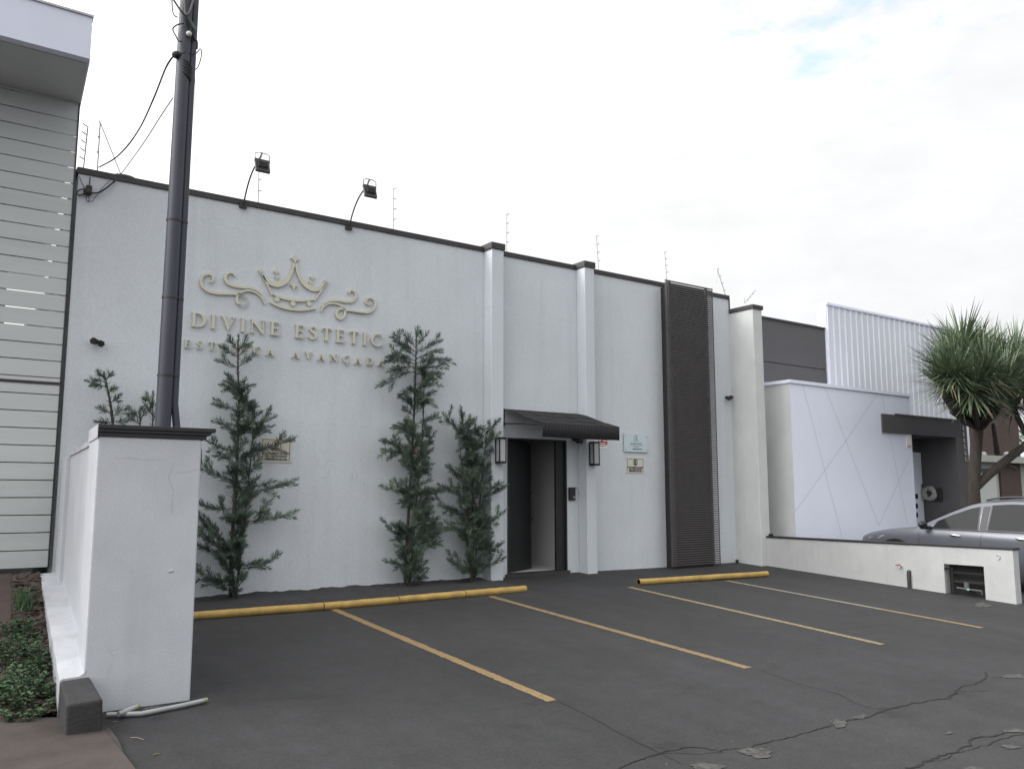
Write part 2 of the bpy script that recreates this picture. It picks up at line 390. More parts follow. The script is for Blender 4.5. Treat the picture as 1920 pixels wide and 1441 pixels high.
# flat lettering/emblems built as 2D filled curves, turned to meshes standing on a wall
def outlines_mesh(name, loops, M, depth, m, parent):
    """loops: closed 2D outlines (even-odd fill); M maps (u, v, out) to world."""
    cu = bpy.data.curves.new(name, 'CURVE'); cu.dimensions = '2D'; cu.fill_mode = 'BOTH'; cu.extrude = depth/2
    for lp in loops:
        sp = cu.splines.new('POLY'); sp.points.add(len(lp)-1)
        for i, (a, b) in enumerate(lp): sp.points[i].co = (a, b, 0, 1)
        sp.use_cyclic_u = True
    return curve_to_part(name, cu, M, depth, m, parent)
def curve_to_part(name, cu, M, depth, m, parent):
    tmp = bpy.data.objects.new(name+'_tmp', cu)
    COL.objects.link(tmp); bpy.context.view_layer.update()
    dg = bpy.context.evaluated_depsgraph_get()
    me0 = bpy.data.meshes.new_from_object(tmp.evaluated_get(dg))
    vs = [M(v.co.x, v.co.y, v.co.z+depth/2) for v in me0.vertices]; fs = [tuple(p.vertices) for p in me0.polygons]
    bpy.data.objects.remove(tmp)
    mb = MB(); mb.add(vs, fs)
    return mb.build(name, m, parent)
def text_part(name, s, size, cx, z, Y, m, parent, depth=.002, sx=1.0, align='CENTER', bold=0):
    cu = bpy.data.curves.new(name, 'FONT'); cu.body = s; cu.size = size; cu.align_x = align; cu.extrude = depth/2; cu.offset = bold
    return curve_to_part(name, cu, lambda a, b, o: (cx+a*sx, Y-o, z+b), depth, m, parent)
def wallmap(Y): return lambda a, b, o: (a, Y-o, b)

# ------------------------------------------------------------------ ground
def build_ground():
    xs = [-220, -120, -60, -30, -12, -5, -2] + [i*.5 for i in range(0, 38)] + [20, 22, 25, 30, 45, 70, 130, 260]
    ys = [-220, -120, -60, -30, -15, -8, -4, -2, -1, 0, 1, 2] + [2+i*.5 for i in range(1, 20)] + [D+.2, 13, 15, 18, 25, 40, 80, 160, 300]
    mb = MB(); n = len(xs)
    mb.add([(x, y, gz(x, y)) for y in ys for x in xs], [(j*n+i, j*n+i+1, (j+1)*n+i+1, (j+1)*n+i) for j in range(len(ys)-1) for i in range(n-1)])
    o = mb.build('asphalt_ground', M_ASPH, smooth=True, origin=(0, 0, 0)); tag(o, kind='structure')
build_ground()

def sheet(poly, up, fz=gz):
    mb = MB(); mb.add([(p[0], p[1], fz(p[0], p[1])+up) for p in poly], [tuple(range(len(poly)))]); return mb
def ribbon(px, w0, up, jitter=0, sub=14, fz=gz, seed=1):
    rr = random.Random(seed); pts = [atG(*p) for p in px]; q = []
    for i in range(len(pts)-1):
        for k in range(sub):
            q.append(pts[i].lerp(pts[i+1], k/sub))
    q.append(pts[-1]); vs = []; m = len(q); off = 0; wv = .8
    for i, p in enumerate(q):
        t = (q[min(i+1, m-1)]-q[max(i-1, 0)]); nn = Vector((-t.y, t.x, 0)).normalized()
        off = off*.86+rr.uniform(-jitter, jitter)*.42; wv = max(.15, min(1.35, wv*.7+.3*rr.uniform(.1, 1.5)))
        wd = .72*w0*wv*(.25 if i in (0, m-1) else 1)
        for sg in (-1, 1):
            a = p+nn*off+nn*wd*sg*.5; vs.append((a.x, a.y, fz(a.x, a.y)+up))
    mb = MB(); mb.add(vs, [(2*i, 2*i+1, 2*i+3, 2*i+2) for i in range(m-1)]); return mb

cracks = [([(1160, 1441), (1205, 1425), (1235, 1411), (1290, 1403), (1350, 1408), (1395, 1400), (1450, 1388), (1500, 1376), (1560, 1360)], .020, .03),
          ([(1235, 1411), (1300, 1412), (1360, 1411)], .012, .02),
          ([(1560, 1360), (1620, 1345), (1690, 1325), (1745, 1316), (1775, 1305), (1800, 1290), (1843, 1273), (1846, 1258)], .024, .035),
          ([(1775, 1305), (1800, 1297), (1855, 1296)], .012, .02),
          ([(1690, 1325), (1640, 1328), (1605, 1318), (1570, 1300), (1500, 1283), (1412, 1252)], .010, .015),
          ([(1045, 1314), (1105, 1342), (1170, 1378), (1240, 1411), (1280, 1432)], .010, .012),
          ([(1700, 1441), (1745, 1425), (1790, 1410), (1830, 1385), (1880, 1374), (1925, 1368)], .030, .04),
          ([(1735, 1430), (1800, 1408), (1850, 1396), (1925, 1372)], .012, .03),
          ([(1860, 1270), (1880, 1267), (1925, 1270)], .012, .02),
          ([(1280, 1141), (1310, 1148), (1336, 1153)], .012, .02),
          ([(1575, 1181), (1650, 1172), (1755, 1160)], .010, .015),
          ([(1150, 1223), (1250, 1218), (1310, 1212)], .008, .01),
          ([(470, 1311), (560, 1308), (640, 1303)], .006, .01),
          ([(1848, 1176), (1880, 1187), (1925, 1198)], .008, .012)]
for i, (px, wd, jt) in enumerate(cracks):
    tag(ribbon(px, wd, .004, jt, seed=i).build('asphalt_crack', M_CRACK), kind='structure')
def blob(cx, cy, rx, ry, m, name, seed, up=.005):
    rr = random.Random(seed); c = atG(cx, cy); e = atG(cx+rx, cy); f = atG(cx, cy-ry)
    a = (e-c); b = (f-c); pts = []
    ph = [rr.uniform(0, 6.28) for _ in range(4)]
    for k in range(36):
        th = 2*math.pi*k/36; s_ = .8+.16*math.sin(2*th+ph[0])+.12*math.sin(3*th+ph[1])+.08*math.sin(7*th+ph[2])+rr.uniform(-.05, .05)
        p = c+a*math.cos(th)*s_+b*math.sin(th)*s_; pts.append((p.x, p.y))
    return tag(sheet(pts, up).build(name, m), kind='structure')
for i, (x, y, rx, ry) in enumerate([(1418, 1411, 34, 12), (1325, 1437, 34, 9), (1573, 1356, 20, 8), (1612, 1344, 14, 5), (1905, 1268, 30, 5), (1905, 1370, 26, 5), (1780, 1374, 10, 3),
                                    (1842, 1134, 16, 6), (1895, 1400, 22, 4), (1825, 1441, 25, 6), (270, 1329, 0, 0)][:-1]):
    blob(x, y, rx, ry, M_PATCH, 'bare_concrete_patch', 40+i)
# grit and small chips scattered over the lot
gr = MB(); rg = random.Random(3)
for i in range(170):
    x, y = rg.uniform(1.3, 13), rg.uniform(2.6, 10.8)
    if rg.random() < .6: y = rg.uniform(2.6, 4.6)
    s_ = rg.uniform(.002, .008)*(1 if rg.random() < .93 else 1.7); a = rg.uniform(0, 6.28); z = gz(x, y)
    ca, sa = math.cos(a)*s_, math.sin(a)*s_
    gr.add([(x+ca, y+sa, z), (x-sa, y+ca, z), (x-ca*1.4, y-sa*1.2, z), (x+sa, y-ca, z), (x, y, z+s_*.9)], [(0, 1, 4), (1, 2, 4), (2, 3, 4), (3, 0, 4)])
tag(gr.build('gravel_grit', M_PATCH), kind='stuff', label='scattered pale grit on the dark asphalt')

# bay lines
lines = [((630, 1140), (1045, 1312), 0, 'amber yellow bay line nearest the big white gate pillar'),
         ((925, 1117), (1410, 1251), 1, 'ochre yellow bay line running out from the right end of the long yellow kerb tube'),
         ((1184, 1100), (1660, 1207), 2, 'faded pale yellow bay line starting at the left end of the short yellow kerb tube'),
         ((1366, 1088), (1845, 1176), 3, 'most worn, chalky bay line, nearest the low wall with the meter niche')]
for a, b, k, lb in lines:
    p, q = atG(*a), atG(*b); n_ = 150; rr = random.Random(k); mb = MB(); vs = []
    for i in range(n_+1):
        t = i/n_; c = p.lerp(q, t); j = rr.uniform(-.009, .007)*rr.random()*1.6; j2 = rr.uniform(-.007, .009)*rr.random()*1.6
        vs += [(c.x+j, c.y, gz(c.x, c.y)+.004), (c.x-.105+j2, c.y, gz(c.x-.1, c.y)+.004)]
    mb.add(vs, [(2*i, 2*i+1, 2*i+3, 2*i+2) for i in range(n_)])
    ms = [M_STRIPE[k]]
    if k == 3:
        ms = [M_STRIPE[3], M_STRIPE[1]]; mb.mi = [1 if i/n_ > .66 else 0 for i in range(n_)]
    tag(mb.build('parking_line', ms), lb, 'road marking', 'painted lines of the parking bays')

# ------------------------------------------------------------------ the clinic
XL, XR = 1.50, 13.69
FB = -.35                                  # walls go a little below ground
clinic = thing('clinic_building', (7.6, D+2, -.05), 'single storey light grey stucco building with black coping, gilt crown lettering and open entrance door', 'building')
CT = 5.285                                 # top of stucco
DX0, DX1, DZ = 8.085, 9.335, 2.21
SIDE = .078                                # the side walls follow a slightly skewed plot line
wl = MB()
wl.box(XL, DX0, D, D+.2, FB, CT); wl.box(DX0, DX1, D, D+.2, DZ, CT); wl.box(DX1, XR, D, D+.2, FB, CT)
wl.hexa([(XL, D+.2, FB), (XL+.2, D+.2, FB), (XL+.2+.8, D+11, FB), (XL+.8, D+11, FB), (XL, D+.2, CT), (XL+.2, D+.2, CT), (XL+1, D+11, CT), (XL+.8, D+11, CT)])
wl.box(XR-.2, XR, D+.2, D+11, FB, CT-.003); wl.box(XL+1.0, XR-.2, D+10.8, D+11, FB, CT)
wl.build('wall', M_WALL, clinic)
wg = MB(); wg.box(XR, 13.97, 10.945, D+.5, FB, 4.99); wg.build('side_wing', M_LOW, clinic, bevel=.012)
rf = MB(); rf.box(XL+.25, XR-.25, D+.22, D+10.8, 4.6, 4.7); rf.build('roof', M_SOFF, clinic)
PY = 11.32
for (x0, x1) in ((7.61, 7.848), (9.598, 9.818)):
    p = MB(); p.box(x0, x1, PY, D-.002, FB, 5.295); p.build('pilaster', M_WALL, clinic, bevel=.01)
    c = MB(); c.box(x0-.022, x1+.02, PY-.02, D+.22, 5.295, 5.405); c.build('pilaster_cap', M_CAP, clinic, bevel=.006)
cp = MB()
for (x0, x1) in ((XL-.02, 7.588), (7.868, 9.576), (9.838, XR+.02)):
    cp.box(x0, x1, D-.022, D+.22, CT, 5.368)
cp.box(XR+.003, XR+.022, D-.022, D+.22, 5.075, CT)
cp.hexa([(XL-.03, D+.23, CT), (XL+.2, D+.23, CT), (XL+1.02, D+11, CT), (XL+.79, D+11, CT), (XL-.03, D+.23, 5.368), (XL+.2, D+.23, 5.368), (XL+1.02, D+11, 5.368), (XL+.79, D+11, 5.368)])
cp.build('coping', M_CAP, clinic, bevel=.006)
c = MB(); c.box(XR-.022, 13.99, 10.92, D-.024, 4.99, 5.072); c.box(XR+.024, 13.99, D-.024, D+.5, 4.99, 5.072); c.build('wing_coping', M_CAP, clinic)
# lump of mortar on the coping's left end
c = MB(); c.sphere((2.04, D+.05, 5.362), .13, sc=(1.2, .6, .35)); c.build('coping_mortar', M_CAP, clinic, smooth=True)
# doorway: jambs, threshold, open leaf, fixed leaf, hall behind
d = MB(); d.box(DX0, DX0+.03, D-.012, D+.21, -.02, DZ-.032); d.box(DX1-.03, DX1, D-.012, D+.21, -.02, DZ-.032); d.box(DX0, DX1, D-.012, D+.21, DZ-.032, DZ); d.build('door_frame', M_DOOR, clinic)
d = MB(); d.box(9.125, DX1-.031, D+.03, D+.075, .005, DZ-.033); fl = d.build('fixed_door_leaf', M_DOOR, clinic)
h = MB(); h.box(9.108, 9.124, D+.02, D+.05, .93, 1.06); h.build('lock_plate', M_BLACK, fl)
a = Vector((8.118, D+.06, 0)); b = Vector((8.945, D+.50, 0)); t = (b-a).normalized(); nn = Vector((-t.y, t.x, 0))*.04
lf = MB(); lf.hexa([(*(a.xy), .012), (*(b.xy), .012), (*((b+nn).xy), .012), (*((a+nn).xy), .012), (*(a.xy), DZ-.04), (*(b.xy), DZ-.04), (*((b+nn).xy), DZ-.04), (*((a+nn).xy), DZ-.04)])
leaf = lf.build('door_leaf', M_DOOR, clinic, bevel=.004)
h = MB(); e = b-t*.07-nn*.9; h.tube([e+Vector((0, 0, .85)), e-nn*1.1+Vector((0, 0, .87)), e-nn*1.1+Vector((0, 0, 1.28)), e+Vector((0, 0, 1.3))], .012); h.build('door_handle', M_METAL_D, leaf, smooth=True)
th = MB(); th.box(DX0-.04, DX1+.03, D-.05, D+.2, -.2, -.004); th.build('threshold', M_CAP, clinic)
hall = MB(); hall.box(7.6, 11.2, D+.21, 16.5, -.12, 0); hall.build('hall_floor', M_TILE, clinic)
hall = MB(); hall.box(7.6, 7.75, D+.21, 16.5, 0, 2.7); hall.box(9.75, 11.2, D+.21, 13.3, 0, 2.7); hall.box(11.0, 11.2, 13.3, 16.5, 0, 2.7); hall.box(7.75, 11.0, 16.3, 16.5, 0, 2.7); hall.box(7.75, 11.0, D+.21, 16.3, 2.701, 2.8)
hall.build('hall_wall', M_INT, clinic)
sk = MB(); sk.box(9.738, 9.749, D+.22, 13.3, .0, .07); sk.build('hall_skirting', M_TILE, clinic)

# ------------------------------------------------------------------ slatted screen
scr = thing('slatted_screen', (12.23, 11.42, -.06), 'tall dark brown screen of thin horizontal slats rising past the coping', 'wall screen')
s = MB(); z = .0
while z < 5.37:
    s.box(11.585, 12.885, 11.285, 11.315, z-.03, z-.008); z += .0425
s.build('slats', M_SLAT, scr)
s = MB()
for x0 in (11.70, 12.73): s.box(x0, x0+.05, 11.317, 11.36, -.05, 5.36)
s.build('upright', M_SLAT, scr)
s = MB(); s.box(11.585, 11.597, 11.27, 11.283, -.05, 5.36); s.box(12.873, 12.885, 11.27, 11.283, -.05, 5.36); s.build('edge_bar', M_SLAT, scr)
s = MB(); s.box(11.72, 12.76, 11.362, D-.002, -.1, 5.26); s.build('backing_panel', M_METAL_D, scr)

# ------------------------------------------------------------------ gilt sign: crown and letters
def stroke(c, wd):
    c = [Vector((a, b)) for a, b in c]; n = len(c); Lp = []; Rp = []
    for i in range(n):
        t = c[min(i+1, n-1)]-c[max(i-1, 0)]; t = t.normalized() if t.length else Vector((1, 0)); nn = Vector((-t.y, t.x))
        wv = wd(i/(n-1)) if callable(wd) else wd
        Lp.append(tuple(c[i]+nn*wv/2)); Rp.append(tuple(c[i]-nn*wv/2))
    return Lp+Rp[::-1]
def spline(pts, per=8):
    q = [Vector(p) for p in pts]; o = []
    for i in range(len(q)-1):
        p0 = q[max(i-1, 0)]; p1 = q[i]; p2 = q[i+1]; p3 = q[min(i+2, len(q)-1)]
        for k in range(per):
            t = k/per
            o.append(.5*((2*p1)+(p2-p0)*t+(2*p0-5*p1+4*p2-p3)*t*t+(3*p1-p0-3*p2+p3)*t**3))
    o.append(q[-1]); return o
SY = D-.016
sign = thing('wall_lettering', (4.35, D, 3.2), 'pale gold raised lettering reading DIVINE ESTETIC ESTÉTICA AVANÇADA beneath a crown with scrolls', 'sign')
def W2(u, v):                      # enlarged-crop coordinates of the emblem -> wall metres
    p = atY(320+u/3.4286, 440+v/3.4286, SY); return (p.x, p.z)
def emblem(name, pts, wd, parent, depth=.022):
    return outlines_mesh(name, [stroke([tuple(q) for q in spline([W2(*p) for p in pts])], wd)], wallmap(D-.012), depth, M_GOLD, parent)
tap = lambda m: (lambda t: m*(.35+.65*min(1, 2.2*min(t, 1-t)+.25)))
emblem('scroll', [(248, 306), (266, 300), (270, 278), (258, 258), (232, 254), (205, 268), (193, 300), (205, 335), (240, 362), (290, 376), (350, 378), (410, 380), (448, 387), (478, 408), (486, 435), (468, 456), (438, 448), (423, 420), (430, 388), (460, 365), (505, 360), (550, 376), (585, 408), (603, 446)], tap(.036), sign)
emblem('scroll', [(410, 270), (402, 250), (378, 244), (355, 258), (350, 288), (370, 315), (410, 330), (460, 338), (515, 343), (555, 360), (583, 385), (597, 412)], tap(.036), sign)
emblem('scroll', [(962, 495), (980, 465), (1015, 443), (1060, 443), (1098, 460), (1119, 492), (1112, 526), (1088, 540), (1066, 522), (1066, 493), (1088, 475), (1130, 482), (1190, 495), (1250, 501), (1292, 486), (1312, 452), (1305, 420), (1280, 406), (1258, 416), (1254, 438), (1274, 450), (1284, 436)], tap(.036), sign)
emblem('scroll', [(968, 468), (988, 440), (1030, 424), (1080, 424), (1130, 431), (1168, 426), (1188, 398), (1182, 368), (1160, 358), (1142, 370), (1150, 378)], tap(.036), sign)
cap_w = lambda t: .03+.05*math.sin(math.pi*min(1, max(0, t)))**2
emblem('crown_curve', [(592, 262), (612, 290), (645, 313), (692, 319), (738, 297), (772, 248), (797, 188), (818, 250), (852, 308), (900, 343), (945, 349), (975, 330), (994, 305)], lambda t: .028+.05*abs(math.sin(2*math.pi*t))**2 if abs(t-.5) > .04 else .04, sign)
emblem('crown_side', [(585, 252), (620, 322), (650, 388)], .022, sign); emblem('crown_side', [(1002, 308), (960, 368), (922, 424)], .022, sign)
emblem('crown_band', [(655, 380), (705, 403), (775, 418), (850, 424), (915, 417)], tap(.036), sign); emblem('crown_band', [(635, 432), (700, 461), (780, 479), (860, 482), (935, 473)], tap(.040), sign)
for (u, v) in ((682, 415), (784, 443), (888, 443)):
    x, z = W2(u, v); outlines_mesh('crown_bead', [[(x+.037*math.cos(k*.3142), z+.037*math.sin(k*.3142)) for k in range(20)]], wallmap(D-.010), .02, M_GOLD, sign)
for (u, v, r_) in ((798, 156, .080), (790, 325, .075), (576, 235, .042), (677, 239, .048), (681, 274, .042), (908, 274, .045), (898, 308, .042), (997, 298, .042)):
    x, z = W2(u, v); lp = []
    for k in range(8): rr_ = r_ if k % 2 == 0 else r_*.42; lp.append((x+rr_*.85*math.sin(k*math.pi/4), z+rr_*math.cos(k*math.pi/4)))
    outlines_mesh('crown_star', [lp], wallmap(D-.012), .022, M_GOLD, sign)

def arc(cx, cy, rx, ry, a0, a1, n=18): return [(cx+rx*math.cos(R(a0+(a1-a0)*k/n)), cy+ry*math.sin(R(a0+(a1-a0)*k/n))) for k in range(n+1)]
T, H_, S_, O_ = .15, .055, .07, .045         # stem, hairline, serif reach, serif height
def stem(x, w_=T): return [(x-S_, 0), (x+w_+S_, 0), (x+w_+S_, O_), (x+w_, O_+.02), (x+w_, 1-O_-.02), (x+w_+S_, 1-O_), (x+w_+S_, 1), (x-S_, 1), (x-S_, 1-O_), (x, 1-O_-.02), (x, O_+.02), (x-S_, O_)]
G = {}
G['I'] = (T+2*S_, [stem(S_)])
G['D'] = (.86, [[(0, 0), (.38, 0)]+arc(.38, .5, .48, .5, -90, 90)+[(0, 1), (0, 1-O_), (S_, 1-O_-.02), (S_, O_+.02), (0, O_)],
                [(S_+T, .06)]+arc(.36, .5, .31, .44, -90, 90)+[(S_+T, .94)]])
G['E'] = (.62, [[(0, 0), (.58, 0), (.64, .26), (.60, .26), (.54, .09), (.46, .065), (S_+T, .065), (S_+T, .49), (.42, .49), (.455, .41), (.49, .41), (.49, .64), (.455, .64), (.42, .555), (S_+T, .555), (S_+T, .935), (.44, .935), (.52, .91), (.565, .76), (.60, .76), (.57, 1), (0, 1), (0, 1-O_), (S_, 1-O_-.02), (S_, O_+.02), (0, O_)]])
G['T'] = (.74, [[(.37-T/2-S_, 0), (.37+T/2+S_, 0), (.37+T/2+S_, O_), (.37+T/2, O_+.02), (.37+T/2, .935), (.60, .935), (.66, .90), (.70, .75), (.74, .75), (.72, 1), (.02, 1), (0, .75), (.04, .75), (.08, .90), (.14, .935), (.37-T/2, .935), (.37-T/2, O_+.02), (.37-T/2-S_, O_)]])
G['V'] = (.92, [[(.47, -.01), (.80, .90), (.84, .955), (.93, .955), (.93, 1), (.64, 1), (.64, .955), (.74, .955), (.755, .90), (.53, .26), (.285, .90), (.30, .955), (.37, .955), (.37, 1), (-.01, 1), (-.01, .955), (.07, .955), (.11, .90), (.43, -.01)]])
G['A'] = (.92, [[(.50, 1.01), (.85, .10), (.90, .045), (.96, .045), (.96, 0), (.60, 0), (.60, .045), (.69, .045), (.675, .10), (.60, .305), (.285, .305), (.205, .10), (.20, .045), (.30, .045), (.30, 0), (-.02, 0), (-.02, .045), (.08, .045), (.14, .10), (.455, 1.01)], [(.305, .36), (.58, .36), (.44, .74)]])
G['N'] = (1.0, [[(0, 0), (.29, 0), (.29, O_), (.175, O_+.02), (.175, .82), (.80, -.02), (.88, -.02), (.88, 1-O_-.02), (1.0, 1-O_), (1.0, 1), (.70, 1), (.70, 1-O_), (.82, 1-O_-.02), (.82, .24), (.24, 1), (0, 1), (0, 1-O_), (.115, 1-O_-.02), (.115, O_+.02), (0, O_)]])
G['C'] = (.84, [arc(.50, .5, .50, .52, 48, 312, 34)+[(.84, .30), (.79, .30)]+arc(.56, .5, .38, .455, 305, 55, 30)+[(.79, .70), (.835, .70)]])
G['Ç'] = (.84, [G['C'][1][0], [(.47, -.045), (.56, -.045), (.60, -.12), (.58, -.24), (.44, -.29), (.36, -.26), (.37, -.22), (.46, -.235), (.505, -.19), (.48, -.13)]])
G['É'] = (.62, G['E'][1]+[[(.25, 1.08), (.32, 1.08), (.50, 1.30), (.36, 1.33)]])
sp = [tuple(q) for q in spline([(.50, .82), (.44, .935), (.31, .965), (.16, .90), (.11, .765), (.19, .63), (.36, .52), (.49, .40), (.50, .22), (.40, .08), (.26, .03), (.12, .07), (.04, .19)])]
G['S'] = (.58, [stroke(sp, lambda t: .07+.10*math.exp(-((t-.5)/.20)**2)+.05*(math.exp(-((t-.04)/.04)**2)+math.exp(-((t-.97)/.04)**2)))])
def lay_text(s_, x0, x1, zb0, zb1, hgt, gap, space):
    tot = sum(G[c][0] if c != ' ' else space for c in s_)+gap*(len(s_)-1)
    k = (x1-x0)/tot; x = 0
    for c in s_:
        if c == ' ': x += space+gap; continue
        wd, loops = G[c]; zb = zb0+(zb1-zb0)*x/tot
        lp = [[(x0+(x+a)*k, zb+b*hgt) for a, b in l] for l in loops]
        o = outlines_mesh('letter', lp, wallmap(D-.012), .026, M_GOLD, sign); o['_c'] = 0
        x += wd+gap
lay_text('DIVINE ESTETIC', 2.945, 5.745, 3.493, 3.493, .190, .30, .42)
lay_text('ESTÉTICA AVANÇADA', 2.872, 5.79, 3.200, 3.200, .108, .62, .80)

# ------------------------------------------------------------------ flood lights over the coping
def floodlight(px, lb):
    b = atY(*px, D-.005); root = thing('floodlight', (b.x, D, b.z-.03), lb, 'floodlight', 'floodlights on arms above the coping')
    m = MB(); m.box(b.x-.05, b.x+.05, D-.045, D-.024, b.z-.035, b.z+.045); m.box(b.x-.05, b.x+.05, D-.024, D-.001, b.z-.035, b.z+.02); m.build('wall_bracket', M_METAL_D, root)
    m = MB(); tip = Vector((b.x+.0, D-.56, b.z+.42)); pts = []
    for k in range(13):
        t_ = k/12; pts.append((b.x, D-.05-.56*(t_**1.25), b.z+.44*math.sin(t_*math.pi/2)**.9 if t_ > 0 else b.z))
    m.tube(pts, .0115, 8); m.build('arm', M_METAL_D, root, smooth=True)
    # lamp body tilted down toward the wall
    c = Vector(pts[-1])+Vector((.055, 0, -.04)); Rm = Matrix.Rotation(R(-20), 3, 'X')
    def tr(x, y, z): return tuple(c+Rm@Vector((x*.78, y*.8, (z if z < .12 else .12+(z-.12)*.75)*.92)))
    def bx(m, x0, x1, y0, y1, z0, z1): m.hexa([tr(*q) for q in ((x0, y0, z0), (x1, y0, z0), (x1, y1, z0), (x0, y1, z0), (x0, y0, z1), (x1, y0, z1), (x1, y1, z1), (x0, y1, z1))])
    m = MB(); bx(m, -.125, .125, -.02, .03, -.11, .11)
    for k in range(9): x = -.08+.02*k; bx(m, x-.004, x+.004, -.05, -.0205, -.05, .06)
    bx(m, -.11, .11, .0302, .034, -.095, .095); hd = m.build('lamp_head', M_METAL_D, root, bevel=.004)
    m = MB(); m.tube([tr(-.128, -.01, .05), tr(-.128, -.05, .19), tr(-.06, -.055, .225), tr(.06, -.055, .225), tr(.128, -.05, .19), tr(.128, -.01, .05)], .006, 6)
    m.tube([tr(0, -.055, .225), tr(-.03, -.03, .15), tr(-.05, -.021, .08)], .012, 6); m.build('yoke', M_METAL_D, root)
floodlight((455, 386), 'black floodlight on a curved arm, left of the pair, in front of a white rod')
floodlight((653, 427), 'black floodlight on a curved arm, right of the pair, above the gilt crown')

# ------------------------------------------------------------------ bare electric fence rods on the parapet
def rod(pb, pt, Y, lb, extra=None, n=4, side=1):
    a = atY(*pb, Y); t_ = atY(*pt, Y); root = thing('electric_fence_post', (a.x, Y, 5.3), lb, 'fence post', 'bare electric fence posts on the parapet')
    m = MB(); m.tube([(a.x, Y, 5.3), a, t_], .0085, 6); m.build('rod', M_GALV, root)
    if extra:
        m = MB(); m.tube([t_, atY(*extra, Y)], .007, 6); m.build('brace', M_GALV, root)
    for k in range(n):
        p = a.lerp(t_, (k+.9)/(n-.1) if n > 1 else .9) if k < n-1 else t_
        m = MB(); m.tube([p+Vector((-.01, 0, -.004)), p+Vector((.045*side, -.01, .02))], .008, 6); m.build('insulator', M_GALV, root)
rod((157, 312), (165, 237), D+.12, 'pale rod with crossbars beside the slatted fence, leftmost on the coping', n=5, side=-1.4)
rod((183, 313), (188, 230), D+.12, 'thicker pale rod with a slanting brace, left of the utility pole', extra=(229, 333), n=3, side=-.3)
rod((484, 377), (486, 296), D+.12, 'pale rod directly behind the left floodlight')
rod((738, 429), (738, 354), D+.12, 'pale rod just right of the right floodlight')
rod((950, 470), (950, 402), D+.12, 'pale rod beside the first pilaster cap')
rod((1122, 503), (1118, 443), D+.12, 'pale rod beside the second pilaster cap, leaning slightly left')
rod((1250, 522), (1246, 473), D+.12, 'pale rod at the top left corner of the slatted screen')
rod((1361, 556), (1345, 505), D+.12, 'bent pale rod with a hanging end, right of the slatted screen', extra=(1343, 530))
rod((1396, 568), (1414, 546), 11.3, 'pale leaning rod above the stepped wing wall at the right end', n=4)

# ------------------------------------------------------------------ awning
aw = thing('awning', (8.8, D-.5, 2.15), 'black canvas awning over the open entrance door', 'awning')
ax0, ax1, ay, az, azb = 8.0, 9.60, 10.49, 2.385, 2.165
prof = [(D-.012, 2.685), (D-.25, 2.635), (D-.5, 2.55), (D-.75, 2.47), (D-.95, 2.415), (ay, az)]
m = MB(); n_ = 12
for j in range(len(prof)-1):
    for i in range(n_):
        def pt(ii, jj):
            f = ii/n_; y, z = prof[jj]; return (ax0+(ax1-ax0)*f, y, z-.012*math.sin(f*math.pi*3)**2*(jj/(len(prof)-1))-.02*math.sin(math.pi*jj/(len(prof)-1))*math.sin(f*math.pi))
        m.quad(pt(i, j), pt(i+1, j), pt(i+1, j+1), pt(i, j+1))
top = m.build('canopy', M_AWN, aw, smooth=True); sm = top.modifiers.new('solid', 'SOLIDIFY'); sm.thickness = .006
m = MB()
for i in range(24):
    f0, f1 = i/24, (i+1)/24
    wv = lambda f: 0
    m.quad((ax0+(ax1-ax0)*f0, ay-.006, az), (ax0+(ax1-ax0)*f1, ay-.006, az), (ax0+(ax1-ax0)*f1, ay-.004+wv(f1), azb-.006*math.sin(f1*math.pi)), (ax0+(ax1-ax0)*f0, ay-.004+wv(f0), azb-.006*math.sin(f0*math.pi)))
va = m.build('valance', M_AWN, aw, smooth=True); sm = va.modifiers.new('solid', 'SOLIDIFY'); sm.thickness = .005
for x in (ax0+.012, ax1-.012):
    m = MB(); m.tube([(x, D-.01, 2.44), (x, ay+.02, az-.02)], .014, 6); m.tube([(x, D-.012, 2.40), (x, D-.012, 2.68)], .012, 6); m.build('side_arm', M_METAL_D, aw)
m = MB(); m.tube([(ax0, ay+.012, az-.018), (ax1, ay+.012, az-.018)], .014, 6); m.build('front_bar', M_METAL_D, aw)
# small camera-like lamp under it
c = atY(1083, 826, D-.12); sl = thing('porch_lamp', (c.x, D-.06, c.z-.1), 'small black spot lamp tucked under the awning edge', 'lamp')
m = MB(); m.tube([(c.x, D-.003, c.z+.03), (c.x, D-.06, c.z+.03)], .035, 12); m.build('mount', M_BLACK, sl)
m = MB(); m.sphere((c.x+.02, D-.12, c.z), .06, sc=(1.1, 1, .8)); m.build('lamp_head', M_BLACK, sl, smooth=True)

# ------------------------------------------------------------------ wall lanterns
def lantern(cx, lb):
    z0, z1 = 1.77, 2.185; y0, y1 = PY-.135, PY-.012; hw = .068
    root = thing('wall_lantern', (cx, PY, z0), lb, 'wall lamp', 'black lanterns flanking the entrance')
    m = MB(); m.box(cx-hw, cx+hw, y0, y1, z0, z0+.035); m.box(cx-hw, cx+hw, y0, y1, z1-.03, z1)
    for x in (cx-hw, cx+hw-.016):
        for y in (y0, y1-.016): m.box(x, x+.016, y, y+.016, z0+.035, z1-.03)
    m.box(cx-.045, cx+.045, y1, PY-.001, z0+.05, z1-.05); m.build('frame', M_BLACK, root)
    m = MB(); m.box(cx-hw+.008, cx+hw-.008, y0+.008, y1-.02, z0+.0355, z1-.0305); m.build('pane', M_FROST, root)
lantern(7.742, 'black box lantern with frosted panes partly behind the conifer left of the door')
lantern(9.712, 'black box lantern with frosted panes right of the door, next to the red sticker')

